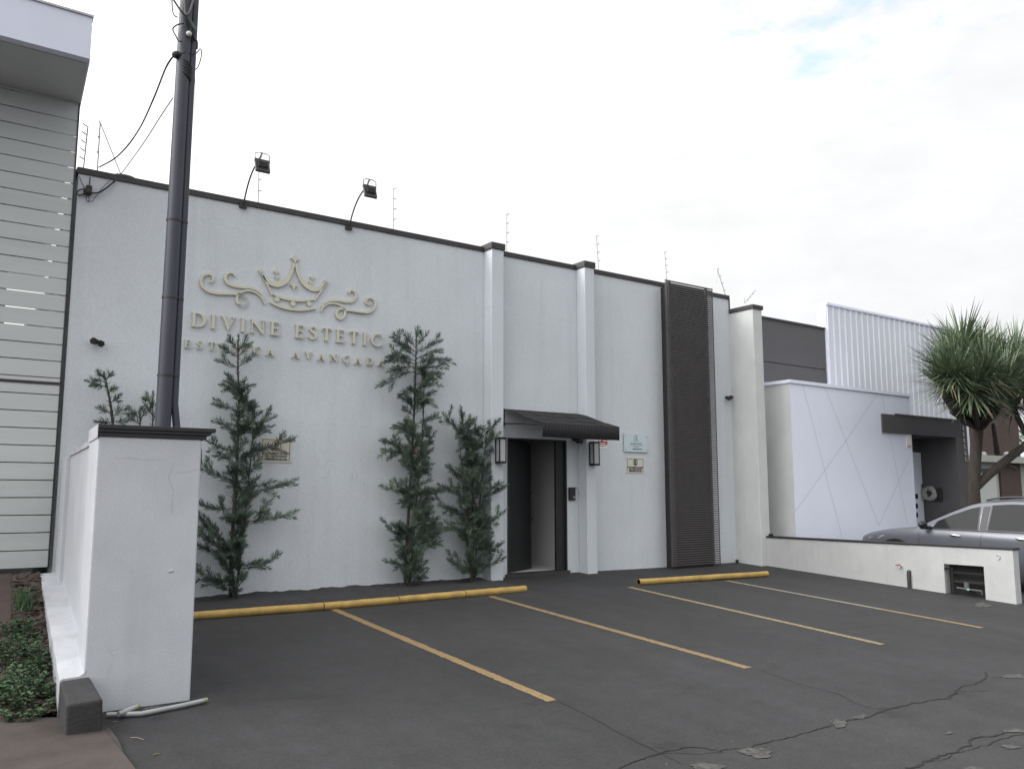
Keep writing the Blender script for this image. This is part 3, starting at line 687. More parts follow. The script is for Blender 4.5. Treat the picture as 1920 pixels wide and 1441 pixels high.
# intercom
c = atY(1071, 925, D); it = thing('intercom', (c.x, D-.02, c.z-.11), 'small black intercom box on the wall right of the door', 'intercom')
m = MB(); m.box(c.x-.07, c.x+.06, D-.05, D-.001, c.z-.115, c.z+.105); b_ = m.build('housing', M_BLACK, it, bevel=.01)
m = MB(); m.box(c.x-.075, c.x+.065, D-.075, D-.0505, c.z+.09, c.z+.108); m.build('hood', M_METAL_D, it)
m = MB(); m.tube([(c.x+.02, D-.05, c.z-.06), (c.x+.02, D-.058, c.z-.06)], .018, 12); m.build('button', M_GALV, it)

# small round twin security lamps
def seclamp(px, Y, lb, s=1.0, flip=1):
    c = atY(*px, Y); root = thing('spotlight', (c.x, Y, c.z-.1), lb, 'spotlight', 'black wall spotlights high on the front')
    m = MB(); m.tube([(c.x, Y-.001, c.z), (c.x, Y-.05, c.z)], .055*s, 12); m.build('mount', M_BLACK, root)
    for k, (dx, dz) in enumerate(((-.055*flip, .02), (.045*flip, -.005))):
        m = MB(); d_ = Vector((dx*4, -.6, -.35)).normalized(); p = Vector((c.x+dx*s, Y-.07, c.z+dz))
        m.tube([p, p+d_*.05*s, p+d_*.13*s], [.04*s, .065*s, .07*s], 14)
        for a_ in range(0, 360, 60):
            u_ = d_.orthogonal().normalized(); u_.rotate(Matrix.Rotation(R(a_), 3, d_)); e_ = p+d_*.12*s+u_*.064*s; m.tube([e_, e_+u_*.024*s], .008*s, 5)
        hd = m.build('lamp_head', M_BLACK, root, smooth=True)
        q = MB(); q.disc(p+d_*.1305*s, d_, .052*s, .002, 14); q.build('lens', mat('smoked_lens', (.05, .05, .05), .2), hd)
seclamp((180, 641), D, 'black twin spotlight at the far left of the front, below the coiled cables', .55)
seclamp((1361, 745), D, 'black twin spotlight between the slatted screen and the wing wall', .55, -1)

# ------------------------------------------------------------------ signs
def parking_sign(x0, x1, z0, z1, lb, ringred):
    Y = D-.012; cx = (x0+x1)/2; wd = x1-x0; hg = z1-z0
    root = thing('parking_sign', (cx, D, z0), lb, 'sign', 'cream parking signs on the front')
    m = MB(); m.box(x0, x1, Y, D-.002, z0, z1); m.build('plate', M_SIGN, root, bevel=.004)
    Yf = Y-.0005; e = .022*wd/.45+.008; b_ = .006
    fr = [[(x0+e, z0+e), (x1-e, z0+e), (x1-e, z1-e), (x0+e, z1-e)], [(x0+e+b_, z0+e+b_), (x1-e-b_, z0+e+b_), (x1-e-b_, z1-e-b_), (x0+e+b_, z1-e-b_)]]
    outlines_mesh('border', fr, wallmap(Yf), .002, M_INK, root)
    cz = z1-hg*.33; r_ = hg*.205
    outlines_mesh('ring', [[(cx+q*math.cos(k*.2618), cz+q*math.sin(k*.2618)) for k in range(24)] for q in (r_, r_*.84)], wallmap(Yf), .002, M_RED if ringred else M_INK, root)
    text_part('symbol', 'E', r_*1.75, cx, cz-r_*.62, Yf, M_INK, root, bold=.006)
    for k, s_ in enumerate(('ESTACIONAMENTO EXCLUSIVO', 'PARA CLIENTES DURANTE', 'PERMANÊNCIA NA LOJA')):
        ch = hg*.105; o = text_part('wording', s_, ch*1.25, cx, z0+hg*(.315-.115*k), Yf, M_INK, root, sx=(wd*(.84, .74, .72)[k])/(len(s_)*ch*1.25*.60), bold=.0012)
p0, p1 = atY(488, 820, D), atY(546, 867, D)
parking_sign(p0.x, p1.x, p1.z, p0.z+.01, 'cream parking sign with a red ring round the E, half behind the left conifer', True)
parking_sign(p0.x+2.16, p1.x+2.16, p1.z, p0.z+.01, 'cream parking sign almost wholly hidden behind the tallest conifer', True)
p0, p1 = atY(1173, 854, D), atY(1207.5, 890, D)
parking_sign(p0.x, p1.x, p1.z+.03, p0.z-.02, 'cream parking sign with a black ringed E below the pale blue plaque', False)
p0, p1 = atY(1168, 808, D), atY(1213, 851, D); x0, x1, z0, z1 = p0.x, p1.x, p1.z+.03, p0.z-.03
pq = thing('glass_plaque', ((x0+x1)/2, D, z0), 'pale blue glass plaque with a ringed R on four studs right of the awning', 'sign')
m = MB(); m.box(x0, x1, D-.03, D-.022, z0, z1); m.build('plate', M_GLASSP, pq, bevel=.002)
for x in (x0+.035, x1-.035):
    for z in (z0+.045, z1-.05):
        m = MB(); m.tube([(x, D-.001, z), (x, D-.022, z)], .009, 8); m.tube([(x, D-.0301, z), (x, D-.036, z)], .011, 8); m.build('stud', M_GALV, pq)
cx = (x0+x1)/2; hh = z1-z0; Yf = D-.0302
outlines_mesh('ring', [stroke(arc(cx, z1-hh*.28, hh*.165, hh*.165, 55, 330, 28), .008)], wallmap(Yf), .002, M_INKT, pq)
text_part('monogram', 'R', hh*.26, cx+.01, z1-hh*.37, Yf, M_INKT, pq)
text_part('wording', 'JANAINA RAMOS', hh*.125, cx, z0+hh*.40, Yf, M_INKT, pq, sx=.86)
m = MB(); m.box(cx-.17, cx+.17, Yf-.002, Yf, z0+hh*.335, z0+hh*.345); m.box(cx-.06, cx+.06, Yf-.002, Yf, z0+hh*.27, z0+hh*.29); m.box(cx-.09, cx+.14, Yf-.002, Yf, z0+hh*.13, z0+hh*.185); m.build('small_print', M_INKT, pq)
p0, p1 = atY(1122, 818, D), atY(1138.5, 840, D); x0, x1, z0, z1 = p0.x, p1.x, p1.z, p0.z+.05
st = thing('alarm_sticker', ((x0+x1)/2, D, z0), 'small red and white sticker on the wall right of the door lantern', 'sign')
m = MB(); m.box(x0, x1, D-.006, D-.001, z0+.06, z1); m.build('red_field', M_RED, st)
m = MB(); m.box(x0, x1, D-.006, D-.001, z0, z0+.0595); m.build('white_field', M_PLATE_W, st)
m = MB(); Yf = D-.0065; w_ = x1-x0
m.box(x0+w_*.04, x0+w_*.24, Yf-.001, Yf, z0+.125, z0+.16)
for (f0, f1, za, zb) in ((.32, .92, .145, .157), (.5, .92, .122, .134), (.1, .8, .078, .09), (.1, .9, .176, .184)): m.box(x0+w_*f0, x0+w_*f1, Yf-.001, Yf, z0+za, z0+zb)
m.build('white_print', M_PLATE_W, st)
m = MB(); m.box(x0+w_*.14, x0+w_*.56, Yf-.001, Yf, z0+.030, z0+.042); m.box(x0+w_*.64, x0+w_*.84, Yf-.001, Yf, z0+.030, z0+.042); m.build('black_print', M_INK, st)

# ------------------------------------------------------------------ kerb strip, kerb tubes
def wedge(yb, n=60):
    rr = random.Random(5); pts = []
    return pts
ps = MB(); rr = random.Random(5); vs = []; n_ = 90
for i in range(n_+1):
    x = 1.55+(7.58-1.55)*i/n_; zf = gz(x, 10.25)+.012
    top_ = gz(x, 11.5)+.02+.006*math.sin(x*5.1)+.005*math.sin(x*13)+rr.uniform(-.004, .012)
    vs += [(x, 10.12, gz(x, 10.12)-.03), (x, 10.2, zf), (x, 10.9, gz(x, 10.9)+.03+rr.uniform(-.006, .006)), (x, 11.45, top_-.015), (x, D-.015, top_), (x, D-.004, top_+.006)]
ps.add(vs, [(6*i+k, 6*i+k+1, 6*(i+1)+k+1, 6*(i+1)+k) for i in range(n_) for k in range(5)])
tag(ps.build('planting_strip', M_BLOCK, smooth=True), kind='structure')

def kerb_tube(px, lb, r_=.048, hollow=True):
    segs = len(px)-1; pts = [atG(*p) for p in px]
    root = thing('kerb_tube', tuple(pts[0]), lb, 'wheel stop', 'yellow tubes laid as wheel stops')
    for i in range(segs):
        a = pts[i].copy(); b_ = pts[i+1].copy(); t_ = (b_-a).normalized(); a += t_*(.004 if i else 0); b_ -= t_*.004
        a.z = gz(a.x, a.y)+r_*.93; b_.z = gz(b_.x, b_.y)+r_*.93
        j = Vector((0, rnd.uniform(-.006, .006), rnd.uniform(-.003, .003))); rr_ = random.Random(i)
        k_ = 14; q = [a.lerp(b_, k/k_)+j+Vector((0, rr_.uniform(-.002, .002), rr_.uniform(-.002, .002))) for k in range(k_+1)]
        m = MB(); m.tube(q, r_, 20, caps=False); m.cur = 1
        m.tube([q[0]+t_*.001, q[-1]-t_*.001], r_-.006, 20, caps=False)
        m.cur = 0
        for e, e2 in ((q[0], q[0]+t_*.001), (q[-1], q[-1]-t_*.001)):
            u_ = t_.orthogonal().normalized(); ring = []
            for k in range(20):
                v_ = u_.copy(); v_.rotate(Matrix.Rotation(2*math.pi*k/20, 3, t_)); ring += [e+v_*r_, e2+v_*(r_-.006)]
            m.add(ring, [(2*k, 2*k+1, (2*k+3) % 40, (2*k+2) % 40) for k in range(20)])
        # closed far inside so that one cannot look right through
        m.cur = 1; m.disc(q[k_//2], t_, r_-.006, .002, 20)
        m.build('tube_length', [M_YEL, M_TUBEIN], root, smooth=True)
kerb_tube([(300, 1166), (605, 1143), (746, 1130.5), (870, 1119), (985, 1109)], 'long yellow tube in four lengths along the conifers')
kerb_tube([(1197, 1096), (1438, 1080)], 'short single yellow tube with an open end in front of the slatted screen')

# ------------------------------------------------------------------ left boundary: gate pillar, wall, ledge, block
PB = atG(355, 1312); PYF = PB.y
pxl = atY(184, 821, PYF).x; pxr = (PB.x+atY(380, 823, PYF).x)/2; pzt = atY(280, 820.5, PYF).z
pxl -= .0
PYB = PYF+.74
plr = thing('gate_pillar', ((pxl+pxr)/2, PYF+.35, gz(pxl, PYF)), 'thick white stucco pillar with a stepped black cap at the left of the lot', 'pillar')
sk_ = SIDE*(PYB-PYF)
def skew_box(m, x0, x1, y0, y1, z0, z1, s0=0.0):
    o0 = SIDE*(y0-PYF); o1 = SIDE*(y1-PYF)
    m.hexa([(x0+o0, y0, z0), (x1+o0, y0, z0), (x1+o1, y1, z0), (x0+o1, y1, z0), (x0+o0, y0, z1), (x1+o0, y0, z1), (x1+o1, y1, z1), (x0+o1, y1, z1)]); return m
skew_box(MB(), pxl, pxr, PYF, PYB, -.6, pzt).build('shaft', M_PILLAR, plr, bevel=.012)
m = MB(); skew_box(m, pxl-.004, pxr+.035, PYF-.012, PYB, pzt, pzt+.032); skew_box(m, pxl-.004, pxr+.065, PYF-.03, PYB, pzt+.032, pzt+.058); skew_box(m, pxl-.004, pxr+.10, PYF-.045, PYB+.03, pzt+.058, pzt+.09)
m.build('cap', M_CAPB, plr, bevel=.003)
m = MB(); skew_box(m, pxl-.008, pxl-.0045, PYF-.02, PYB, pzt-.012, pzt+.09); m.build('cap_side', M_LEDGE, plr)
hc = MB(); rr = random.Random(44)
for ln in ([(326, 868), (322, 880), (317, 893), (320, 905), (325, 920), (322, 945), (323, 962)], [(214, 859), (240, 858), (270, 861), (300, 861)], [(372, 879), (352, 884), (330, 886)]):
    q = spline([tuple(atY(x, y, PYF-.0012)) for x, y in ln], 6); vs = []
    for i, p in enumerate(q):
        t = (q[min(i+1, len(q)-1)]-q[max(i-1, 0)]).normalized(); w_ = .0016*rr.uniform(.4, 1.2); nz = Vector((-t.z, 0, t.x))*w_; j = Vector((rr.uniform(-.003, .003), 0, rr.uniform(-.003, .003))); vs += [tuple(p+j+nz), tuple(p+j-nz)]
    hc.add(vs, [(2*i, 2*i+1, 2*i+3, 2*i+2) for i in range(len(q)-1)])
hc.build('hairline_cracks', mat('hairline_grey', (.37, .38, .40), .9), plr)
q = atY(320, 1070, PYF); m = MB(); m.sphere((q.x, PYF-.001, q.z), .018, 8, 6, sc=(1.3, .4, .6)); m.build('plaster_chip', M_LEDGE, plr)
mb_ = thing('meter_box', (pxr+.03, PYF+.3, 1.3), 'dark meter box on the inner side of the gate pillar', 'meter box')
m = MB(); m.box(pxr+.012, pxr+.032, PYF+.1, PYF+.42, 1.50, 1.66); m.build('housing', M_BLACK, mb_, bevel=.004)
m = MB(); m.box(pxr+.0325, pxr+.038, PYF+.12, PYF+.40, 1.54, 1.62); m.build('window', M_METAL_D, mb_)
m = MB(); m.box(pxr+.004, pxr+.016, PYF+.1, PYF+.14, .75, 1.40); m.build('conduit', M_BLACK, mb_)
bw = thing('boundary_wall', (pxl+.3, 9.5, 0), 'white side wall running from the gate pillar back to the clinic with a recessed panel', 'wall')
WZ = atX(153, 826, pxl+.05).z
m = MB(); skew_box(m, pxl+.045, pxl+.19, PYB+.002, 10.7, -.4, pzt-.02); m.build('panel', M_PILLAR, bw)
m = MB(); skew_box(m, pxl+.0, pxl+.19, 10.702, D-.25, -.4, pzt-.02); m.build('end_post', M_PILLAR, bw, bevel=.01)
m = MB(); skew_box(m, pxl+.03, pxl+.20, PYB+.035, 10.7, pzt-.02, pzt+.025); m.build('coping', M_LEDGE, bw)
def lz(Y): return -.035+.1*(Y-PYF)
lw = .155
m = MB(); vs = []; n_ = 24; rr = random.Random(9)
for i in range(n_+1):
    y = PYF+(11.3-PYF)*i/n_; o_ = SIDE*(y-PYF); j = rr.uniform(-.003, .003); zz = lz(y)+rr.uniform(-.003, .003)
    x_in = pxl+o_+(.045 if y > PYB else 0)
    vs += [(pxl+o_-lw+j, y, -.6), (pxl+o_-lw+j, y, zz-.012), (pxl+o_-lw+.015+j, y, zz), (x_in-.03, y, zz+.006), (x_in+.02, y, zz+.04)]
m.add(vs, [(5*i+k, 5*i+k+1, 5*(i+1)+k+1, 5*(i+1)+k) for i in range(n_) for k in range(4)]); m.add([vs[k] for k in range(5)], [(0, 1, 2, 3, 4)])
tag(m.build('wall_ledge', M_LEDGE, smooth=True), 'stained white sloping ledge along the foot of the side wall', 'ledge')
bl = MB(); bx0, bx1 = pxl-.185, pxl+.045
bl.hexa([(bx0+.01, PYF-.55, -.5), (bx1+.012, PYF-.55, -.5), (bx1, PYF-.005, -.5), (bx0+.03, PYF-.005, -.5), (bx0, PYF-.545, -.105), (bx1-.004, PYF-.545, -.095), (bx1-.004, PYF-.005, -.035), (bx0+.03, PYF-.005, -.045)])
tag(bl.build('concrete_block', M_BLOCK, bevel=.018), 'rough dark concrete block against the foot of the gate pillar', 'block')

# brown pavement, raised bed
pv = [(-30, -4), (1.42, -4), (1.40, 3.0), (1.32, 4.6), (1.27, 5.6)]
for p in ((232, 1420), (222, 1395), (205, 1372), (185, 1360), (150, 1352)): q = atG(*p); pv.append((q.x, q.y))
q = atG(0, 1352); pv += [(q.x, q.y+.02), (-30, q.y+.02)]
m = MB(); m.prism(pv, -1.2, lambda x, y: gz(x, y)+.028); tag(m.build('pavement', M_WALK), kind='structure')
JY = atG(60, 1352).y
def bz(y): return (gz(0, JY)+.02)+(lz(11.2)-.0-(gz(0, JY)+.02))*max(0, min(1, (y-JY)/(11.25-JY)))
m = MB(); x_b = lambda y: .66+.080*(y-6.2); vs = []; n_ = 40; nx = 8
bed_r = lambda y: min(pxl+SIDE*(y-PYF)-lw+.004, 9) if y > PYF else pxl-.17
for i in range(n_+1):
    y = JY+.02+(11.45-JY)*i/n_
    for k in range(nx+1): x = x_b(y)+(bed_r(y)-x_b(y))*k/nx; vs.append((x, y, bz(y)+(.0 if k in (0,) else rr.uniform(-.012, .022))))
m.add(vs, [(i*(nx+1)+k, i*(nx+1)+k+1, (i+1)*(nx+1)+k+1, (i+1)*(nx+1)+k) for i in range(n_) for k in range(nx)])
tag(m.build('soil_bed', M_MULCH), kind='structure')
m = MB(); m.hexa([(-12, JY+.025, -.8), (x_b(JY), JY+.025, -.8), (x_b(11.45), 11.45, -.8), (-12, 11.45, -.8), (-12, JY+.025, bz(JY)+.012), (x_b(JY)-.004, JY+.025, bz(JY)+.012), (x_b(11.45)-.004, 11.45, bz(11.45)+.012), (-12, 11.45, bz(11.45)+.012)])
tag(m.build('side_path', M_RED_PAVE), kind='structure')
m = MB(); rr = random.Random(21)
for i in range(700):
    y = JY+.03+(rr.random()**1.6)*(11.2-JY); x = x_b(y)+rr.random()*(bed_r(y)-x_b(y)); z = bz(y)+.018; L_ = rr.uniform(.015, .05); wd = L_*rr.uniform(.2, .45); a_ = rr.uniform(0, 6.28); tl = rr.uniform(-.5, .5)
    u_ = Vector((math.cos(a_), math.sin(a_), tl*.5)); v_ = Vector((-math.sin(a_), math.cos(a_), rr.uniform(-.4, .4))); c = Vector((x, y, z))
    m.quad(c-u_*L_-v_*wd, c+u_*L_-v_*wd, c+u_*L_*.8+v_*wd, c-u_*L_*.9+v_*wd)
tag(m.build('bark_mulch', M_CHIP), kind='stuff', label='dark bark chips over the soil beside the white ledge')

def weed(cy, cx, rad, hgt, n, lb, name='weed_clump', seed=1):
    rr = random.Random(seed); z0 = bz(cy); root = thing(name, (cx, cy, z0), lb, 'plant')
    m = MB(); st = MB()
    for i in range(n):
        a_ = rr.uniform(0, 6.28); r_ = rad*math.sqrt(rr.random()); px_ = Vector((cx+r_*math.cos(a_)*.62, cy+r_*math.sin(a_)*1.25, 0)); px_.z = bz(px_.y)
        h_ = hgt*(1-.6*(r_/rad)**2)*rr.uniform(.4, 1.1); tp = px_+Vector((rr.uniform(-.05, .05), rr.uniform(-.05, .05), h_)); st.tube([px_, tp], .0025, 3, caps=False)
        for k in range(11):
            p = px_.lerp(tp, .2+.8*k/10); b_ = rr.uniform(0, 6.28); dr = Vector((math.cos(b_), math.sin(b_), rr.uniform(-.1, .6))).normalized(); L_ = rr.uniform(.018, .055); sd = dr.cross(Vector((0, 0, 1))).normalized()*L_*.36; up = Vector((0, 0, .006))
            m.add([p, p+dr*L_*.5+sd+up, p+dr*L_, p+dr*L_*.5-sd+up], [(0, 1, 2), (0, 2, 3)])
    m.build('foliage', M_WEED, root); st.build('stem', M_STEM, root)
weed(7.45, .82, .36, .22, 110, 'low leafy green weed clump nearest the pavement, by the concrete block', seed=1)
weed(8.25, .88, .34, .24, 90, 'low leafy green weed clump in the middle of the soil bed', seed=2)
weed(9.0, .95, .26, .15, 40, 'sparser leafy weed clump further back along the white ledge', seed=3)
gt = thing('grass_tuft', (1.08, 9.9, bz(9.9)), 'tuft of long thin grass at the back of the soil bed', 'plant'); m = MB(); rr = random.Random(4)
for i in range(90):
    a_ = rr.uniform(0, 6.28); b_ = Vector((1.06+rr.gauss(0, .03), 9.9+rr.gauss(0, .12), bz(9.9))); L_ = rr.uniform(.12, .3); dr = Vector((math.cos(a_), math.sin(a_), 0)); p1 = b_+dr*L_*.25+Vector((0, 0, L_*.7)); p2 = b_+dr*L_*.8+Vector((0, 0, L_*.75)); sd = Vector((-dr.y, dr.x, 0))*.004
    m.add([b_-sd, b_+sd, p1+sd, p1-sd, p2], [(0, 1, 2, 3), (3, 2, 4)])
m.build('blades', M_WEED, gt)

# pipes left on the ground at the pillar's foot
pp = [atG(*p, .025) for p in ((200, 1339), (235, 1338), (265, 1337), (300, 1330), (345, 1321), (388, 1311))]
rt = thing('plastic_pipe', tuple(pp[0]), 'long grey plastic pipe lying across the foot of the gate pillar', 'pipe')
m = MB(); m.tube(pp[:-1]+[pp[-1].lerp(pp[-2], .15)], .017, 10); m.build('tube', M_PVC, rt, smooth=True)
m = MB(); m.tube([pp[-1].lerp(pp[-2], .15), pp[-1]], .0175, 10); m.build('green_end', M_GREENP, rt, smooth=True)
q = [atG(*p, .045) for p in ((222, 1338), (256, 1324))]
rt = thing('pipe_offcut', tuple(q[0]), 'short grey pipe offcut leaning on the long pipe at the gate pillar', 'pipe')
m = MB(); m.tube(q, .018, 10); m.build('tube', M_PVC, rt, smooth=True); m = MB(); m.tube([q[1], q[1]+(q[1]-q[0])*.12], .0185, 10); m.build('green_end', M_GREENP, rt, smooth=True)
c = atG(290, 1328, .01); m = MB(); m.sphere(tuple(c), .09, sc=(1, .6, .22)); tag(m.build('mortar_lump', M_PATCH, smooth=True), 'pale lump of set mortar behind the long plastic pipe', 'mortar')
rr = random.Random(8)
def litter(px, s_, lb, m_=M_PAPER, name='litter', ang=None):
    c = atG(*px, .012); m = MB(); a_ = rr.uniform(0, 3) if ang is None else ang; u_ = Vector((math.cos(a_), math.sin(a_), .1))*s_; v_ = Vector((-math.sin(a_), math.cos(a_), .25))*s_*.45
    m.quad(c-u_-v_*.2, c-v_*.8, c+u_*.8+v_*.3, c+v_); m.quad(c-u_*.3, c+u_*.4-v_*.5+Vector((0, 0, .02)), c+u_+Vector((0, 0, .035)), c+v_*.4+Vector((0, 0, .02)))
    return tag(m.build(name, m_), lb, 'litter')
litter((697, 1132.5), .05, 'crumpled white paper scrap by the long yellow tube')
for k, (a_, b_, lb) in enumerate((((245, 1382), (270, 1386), 'thin dry straw on the asphalt, first beyond the corner of the brown pavement'), ((286, 1415), (300, 1412), 'short bent straw on the asphalt nearest the bottom edge'), ((212, 1354), (221, 1352), 'tiny pale chip beside the concrete block'))):
    p, q = atG(*a_, .006), atG(*b_, .006); m = MB(); m.tube([p, p.lerp(q, .5)+Vector((0, .006, .006)), q], .003, 5); tag(m.build('dry_straw', M_YUCD), lb, 'straw')

# ------------------------------------------------------------------ utility pole and cables
PLY = 7.98
pl0 = atY(303, 800, PLY); plt = atY(352.5, 10, PLY); k_ = PLY/7.75
pole = thing('utility_pole', (pl0.x, PLY, -.2), 'tall dark grey steel service pole standing behind the gate pillar', 'pole')
tp_ = Vector((plt.x-.012, PLY, 6.6)); bt = Vector((pl0.x, PLY, -.3))
px_at = lambda z: bt.x+(tp_.x-bt.x)*(z-bt.z)/(tp_.z-bt.z)
m = MB(); m.tube([bt, (px_at(2.0), PLY, 2.0), (px_at(4), PLY, 4.0), tp_], [.068, .067, .064, .058], 24); m.build('mast', M_POLE, pole, smooth=True)
CYO = PLY+.012
cd_ = [(px_at(1.2)+.14, CYO, -.2), (px_at(1.7)+.135, CYO, 1.80), (px_at(2.1)+.092, CYO, 2.1), (px_at(3.7)+.088, CYO, 3.7), (px_at(5.3)+.084, CYO, 5.3), (px_at(6.6)+.082, CYO, 6.6)]
m = MB(); m.tube(cd_, .033, 14); m.build('conduit', M_POLE, pole, smooth=True)
for (x, y) in ((312, 411), (300, 703), (328, 560)):
    z = atY(x, y, PLY).z; m = MB(); r_ = .070 if z > 3 else .072
    m.tube([(px_at(z), PLY, z-.008), (px_at(z), PLY, z+.008)], r_, 24); m.tube([(px_at(z)+.088, CYO, z-.007), (px_at(z)+.088, CYO, z+.007)], .037, 14); m.build('clamp', M_METAL_D, pole)
z = atY(336, 130, PLY).z
m = MB()
for k in range(5): m.tube([(px_at(z)+.01, PLY, z-.06+k*.03), (px_at(z)+.02, PLY, z-.045+k*.03)], .072-.002*(k % 2), 16)
m.build('tape_wrap', M_CABLE, pole)
zi = atY(331, 105, PLY).z
m = MB(); m.sphere((px_at(zi)-.065, PLY-.02, zi), .045, sc=(1, 1, .8)); m.tube([(px_at(zi)-.09, PLY-.03, zi-.03), (px_at(zi), PLY-.05, zi+.03)], .015, 8); m.build('insulator', M_CABLE, pole, smooth=True)
ze = atY(355, 72, PLY).z
m = MB(); m.sphere((px_at(ze)+.02, PLY-.08, ze), .026); m.build('porcelain_knob', M_SIGN, pole, smooth=True)
m = MB(); m.hexa([tuple(Vector((px_at(ze)+a_, PLY-.085+b_, ze+.06+c_))) for a_, b_, c_ in ((-.02, 0, .09), (.07, 0, -.01), (.07, .012, -.01), (-.02, .012, .09), (0, 0, .11), (.09, 0, .02), (.09, .012, .02), (0, .012, .11))]); m.build('green_clip', mat('green_plastic', (.05, .11, .06), .5), pole)

def cable(name, pts, r_, lb, m_=M_CABLE, sm=True):
    q = spline([tuple(p) for p in pts], 6); m = MB(); m.tube(q, r_, 6); return tag(m.build(name, m_, smooth=True), lb, 'cable')
def P(x, y, Y): return atY(x, y, Y)
jx = P(167, 357, D-.05)
jn = thing('cable_junction', (jx.x, D-.03, jx.z-.1), 'black cable junction with coiled loops under the left end of the coping', 'cable junction')
m = MB(); m.box(jx.x-.035, jx.x+.03, D-.07, D-.002, jx.z-.05, jx.z+.06); m.sphere((jx.x-.02, D-.06, jx.z-.03), .045); m.build('clamp', M_CABLE, jn)
def loop(pp_, r_): m = MB(); m.tube(spline([tuple(P(x, y, Y)) for x, y, Y in pp_], 6), r_, 6); m.build('cable_loop', M_CABLE, jn, smooth=True)
loop([(170, 362, D-.04), (185, 361, D-.05), (200, 352, D-.05), (213, 341, D-.04), (217, 337, D-.03)], .010)
loop([(164, 356, D-.04), (152, 355, D-.05), (144, 361, D-.05), (148, 366, D-.04), (158, 364, D-.04), (164, 360, D-.04)], .009)
loop([(168, 356, D-.04), (168, 342, D-.03), (169, 332, D-.03)], .007)
loop([(160, 356, D-.04), (152, 340, D-.03), (149, 331, D-.03)], .005)
loop([(164, 362, D-.04), (161, 372, D-.05), (166, 379, D-.05), (167, 370, D-.05), (163, 364, D-.04)], .004)
loop([(165, 376, D-.04), (172, 378, D-.04), (180, 368, D-.04), (192, 352, D-.04), (207, 338, D-.03)], .004)
def Pm(x, y, t): return P(x, y, PLY+(D+.1-PLY)*t)
cable('service_cable', [Pm(327, 103, 0), Pm(312, 125, .05), Pm(290, 180, .2), Pm(265, 235, .42), Pm(240, 272, .65), Pm(215, 297, .85), Pm(187, 313, 1)], .0085, 'thick twisted service cable sagging from the pole to the coping')
cable('service_cable', [Pm(327, 104, 0), Pm(310, 131, .06), Pm(288, 187, .22), Pm(262, 241, .45), Pm(238, 276, .67), Pm(212, 300, .87), Pm(184, 314, 1)], .005, 'thin strand twisted round the thick service cable')
cable('drop_wire', [Pm(324, 184, 0), Pm(300, 220, .2), Pm(268, 270, .5), Pm(230, 322, .85), Pm(212, 344, .98)], .006, 'single thin wire from the pole ending at the coils under the coping', M_CABLEG)
cable('pole_cable_loop', [P(358, 100, PLY-.05), P(368, 100, PLY), P(375, 92, PLY), P(378, 98, PLY), P(376, 112, PLY), P(371, 126, PLY), P(366, 130, PLY), P(364, 126, PLY)], .005, 'thin cable loop hanging off the right of the pole')
cable('pole_cable_loop', [P(333, 33, PLY-.07), P(326, 28, PLY-.05), P(323, 15, PLY), P(322, -12, PLY)], .006, 'cable bow at the very top left of the pole')
cable('pole_cable_loop', [P(345, 44, PLY-.08), P(332, 47, PLY-.06), P(324, 55, PLY), P(330, 68, PLY-.04), P(335, 77, PLY-.07), P(342, 78, PLY-.08)], .007, 'cable bow on the left of the pole beside the green clip')
cable('pole_cable', [P(324, -2, PLY-.05), P(340, 22, PLY-.09), P(350, 33, PLY-.1), P(358, 50, PLY-.09), P(362, 70, PLY-.06), P(369, 78, PLY), P(369, 92, PLY)], .010, 'dark cable slanting across the top of the pole')
cable('pole_cable', [P(346, -10, PLY-.08), P(347, 20, PLY-.09), P(350, 28, PLY-.1), P(357, 18, PLY-.09), P(364, -5, PLY-.06)], .009, 'grey cable with a pale tip at the top of the pole', M_CABLEG)
cable('pole_wire', [P(364, 128, PLY), P(366, 160, PLY), P(364, 220, PLY), P(366, 290, PLY), P(370, 345, PLY)], .002, 'hair thin wire dangling right of the pole', M_CABLEG)

# ------------------------------------------------------------------ left neighbour
nb = thing('neighbour_building', (0, D, .4), 'neighbouring building at the left edge with white fascia, dark soffit and pale slatted boards', 'building')
FZ0 = .437; pitch = .2045; bx = -3.0
fx1 = 1.445
m = MB(); z = FZ0; k = 0; rr = random.Random(2)
while z < 6.19:
    zt = min(z+pitch-.012, 6.195); m.box(bx, fx1, D-.02, D+.0+rr.uniform(-.002, .002), z, zt); z += pitch
m.build('slat_boards', M_FENCE, nb)
m = MB(); m.box(fx1+.002, fx1+.018, D-.03, D+.02, FZ0-.01, 6.19); m.box(.7, .74, D+.0052, D+.045, FZ0, 6.19); m.build('slat_post', M_METAL_D, nb)
m = MB(); m.box(bx, fx1, D-.028, D-.0205, 2.595, 2.63); m.build('rail', M_METAL_D, nb)
FY = 10.25; fr_ = 1.365
m = MB()
def sk2(m, x0, x1, y0, y1, z0, z1):
    o = SIDE*(y1-y0); m.hexa([(x0, y0, z0), (x1, y0, z0), (x1+o, y1, z0), (x0, y1, z0), (x0, y0, z1), (x1, y0, z1), (x1+o, y1, z1), (x0, y1, z1)])
sk2(m, -8, fr_, FY, FY+.12, 6.2, 6.70); sk2(m, -8, fr_+.02, FY+.12, 22, 6.22, 6.66); m.build('fascia', M_FASCIA, nb)
m = MB(); sk2(m, -8, fr_+.012, FY-.02, FY+.14, 6.70, 6.725); m.build('fascia_flashing', M_GALV, nb)
m = MB(); m.hexa([(-8, FY+.125, 6.19), (fr_-.0, FY+.125, 6.19), (fr_+.09, D-.03, 6.19), (-8, D-.03, 6.19), (-8, FY+.125, 6.218), (fr_-.0, FY+.125, 6.218), (fr_+.09, D-.03, 6.218), (-8, D-.03, 6.218)]); m.build('soffit', M_SOFF, nb)
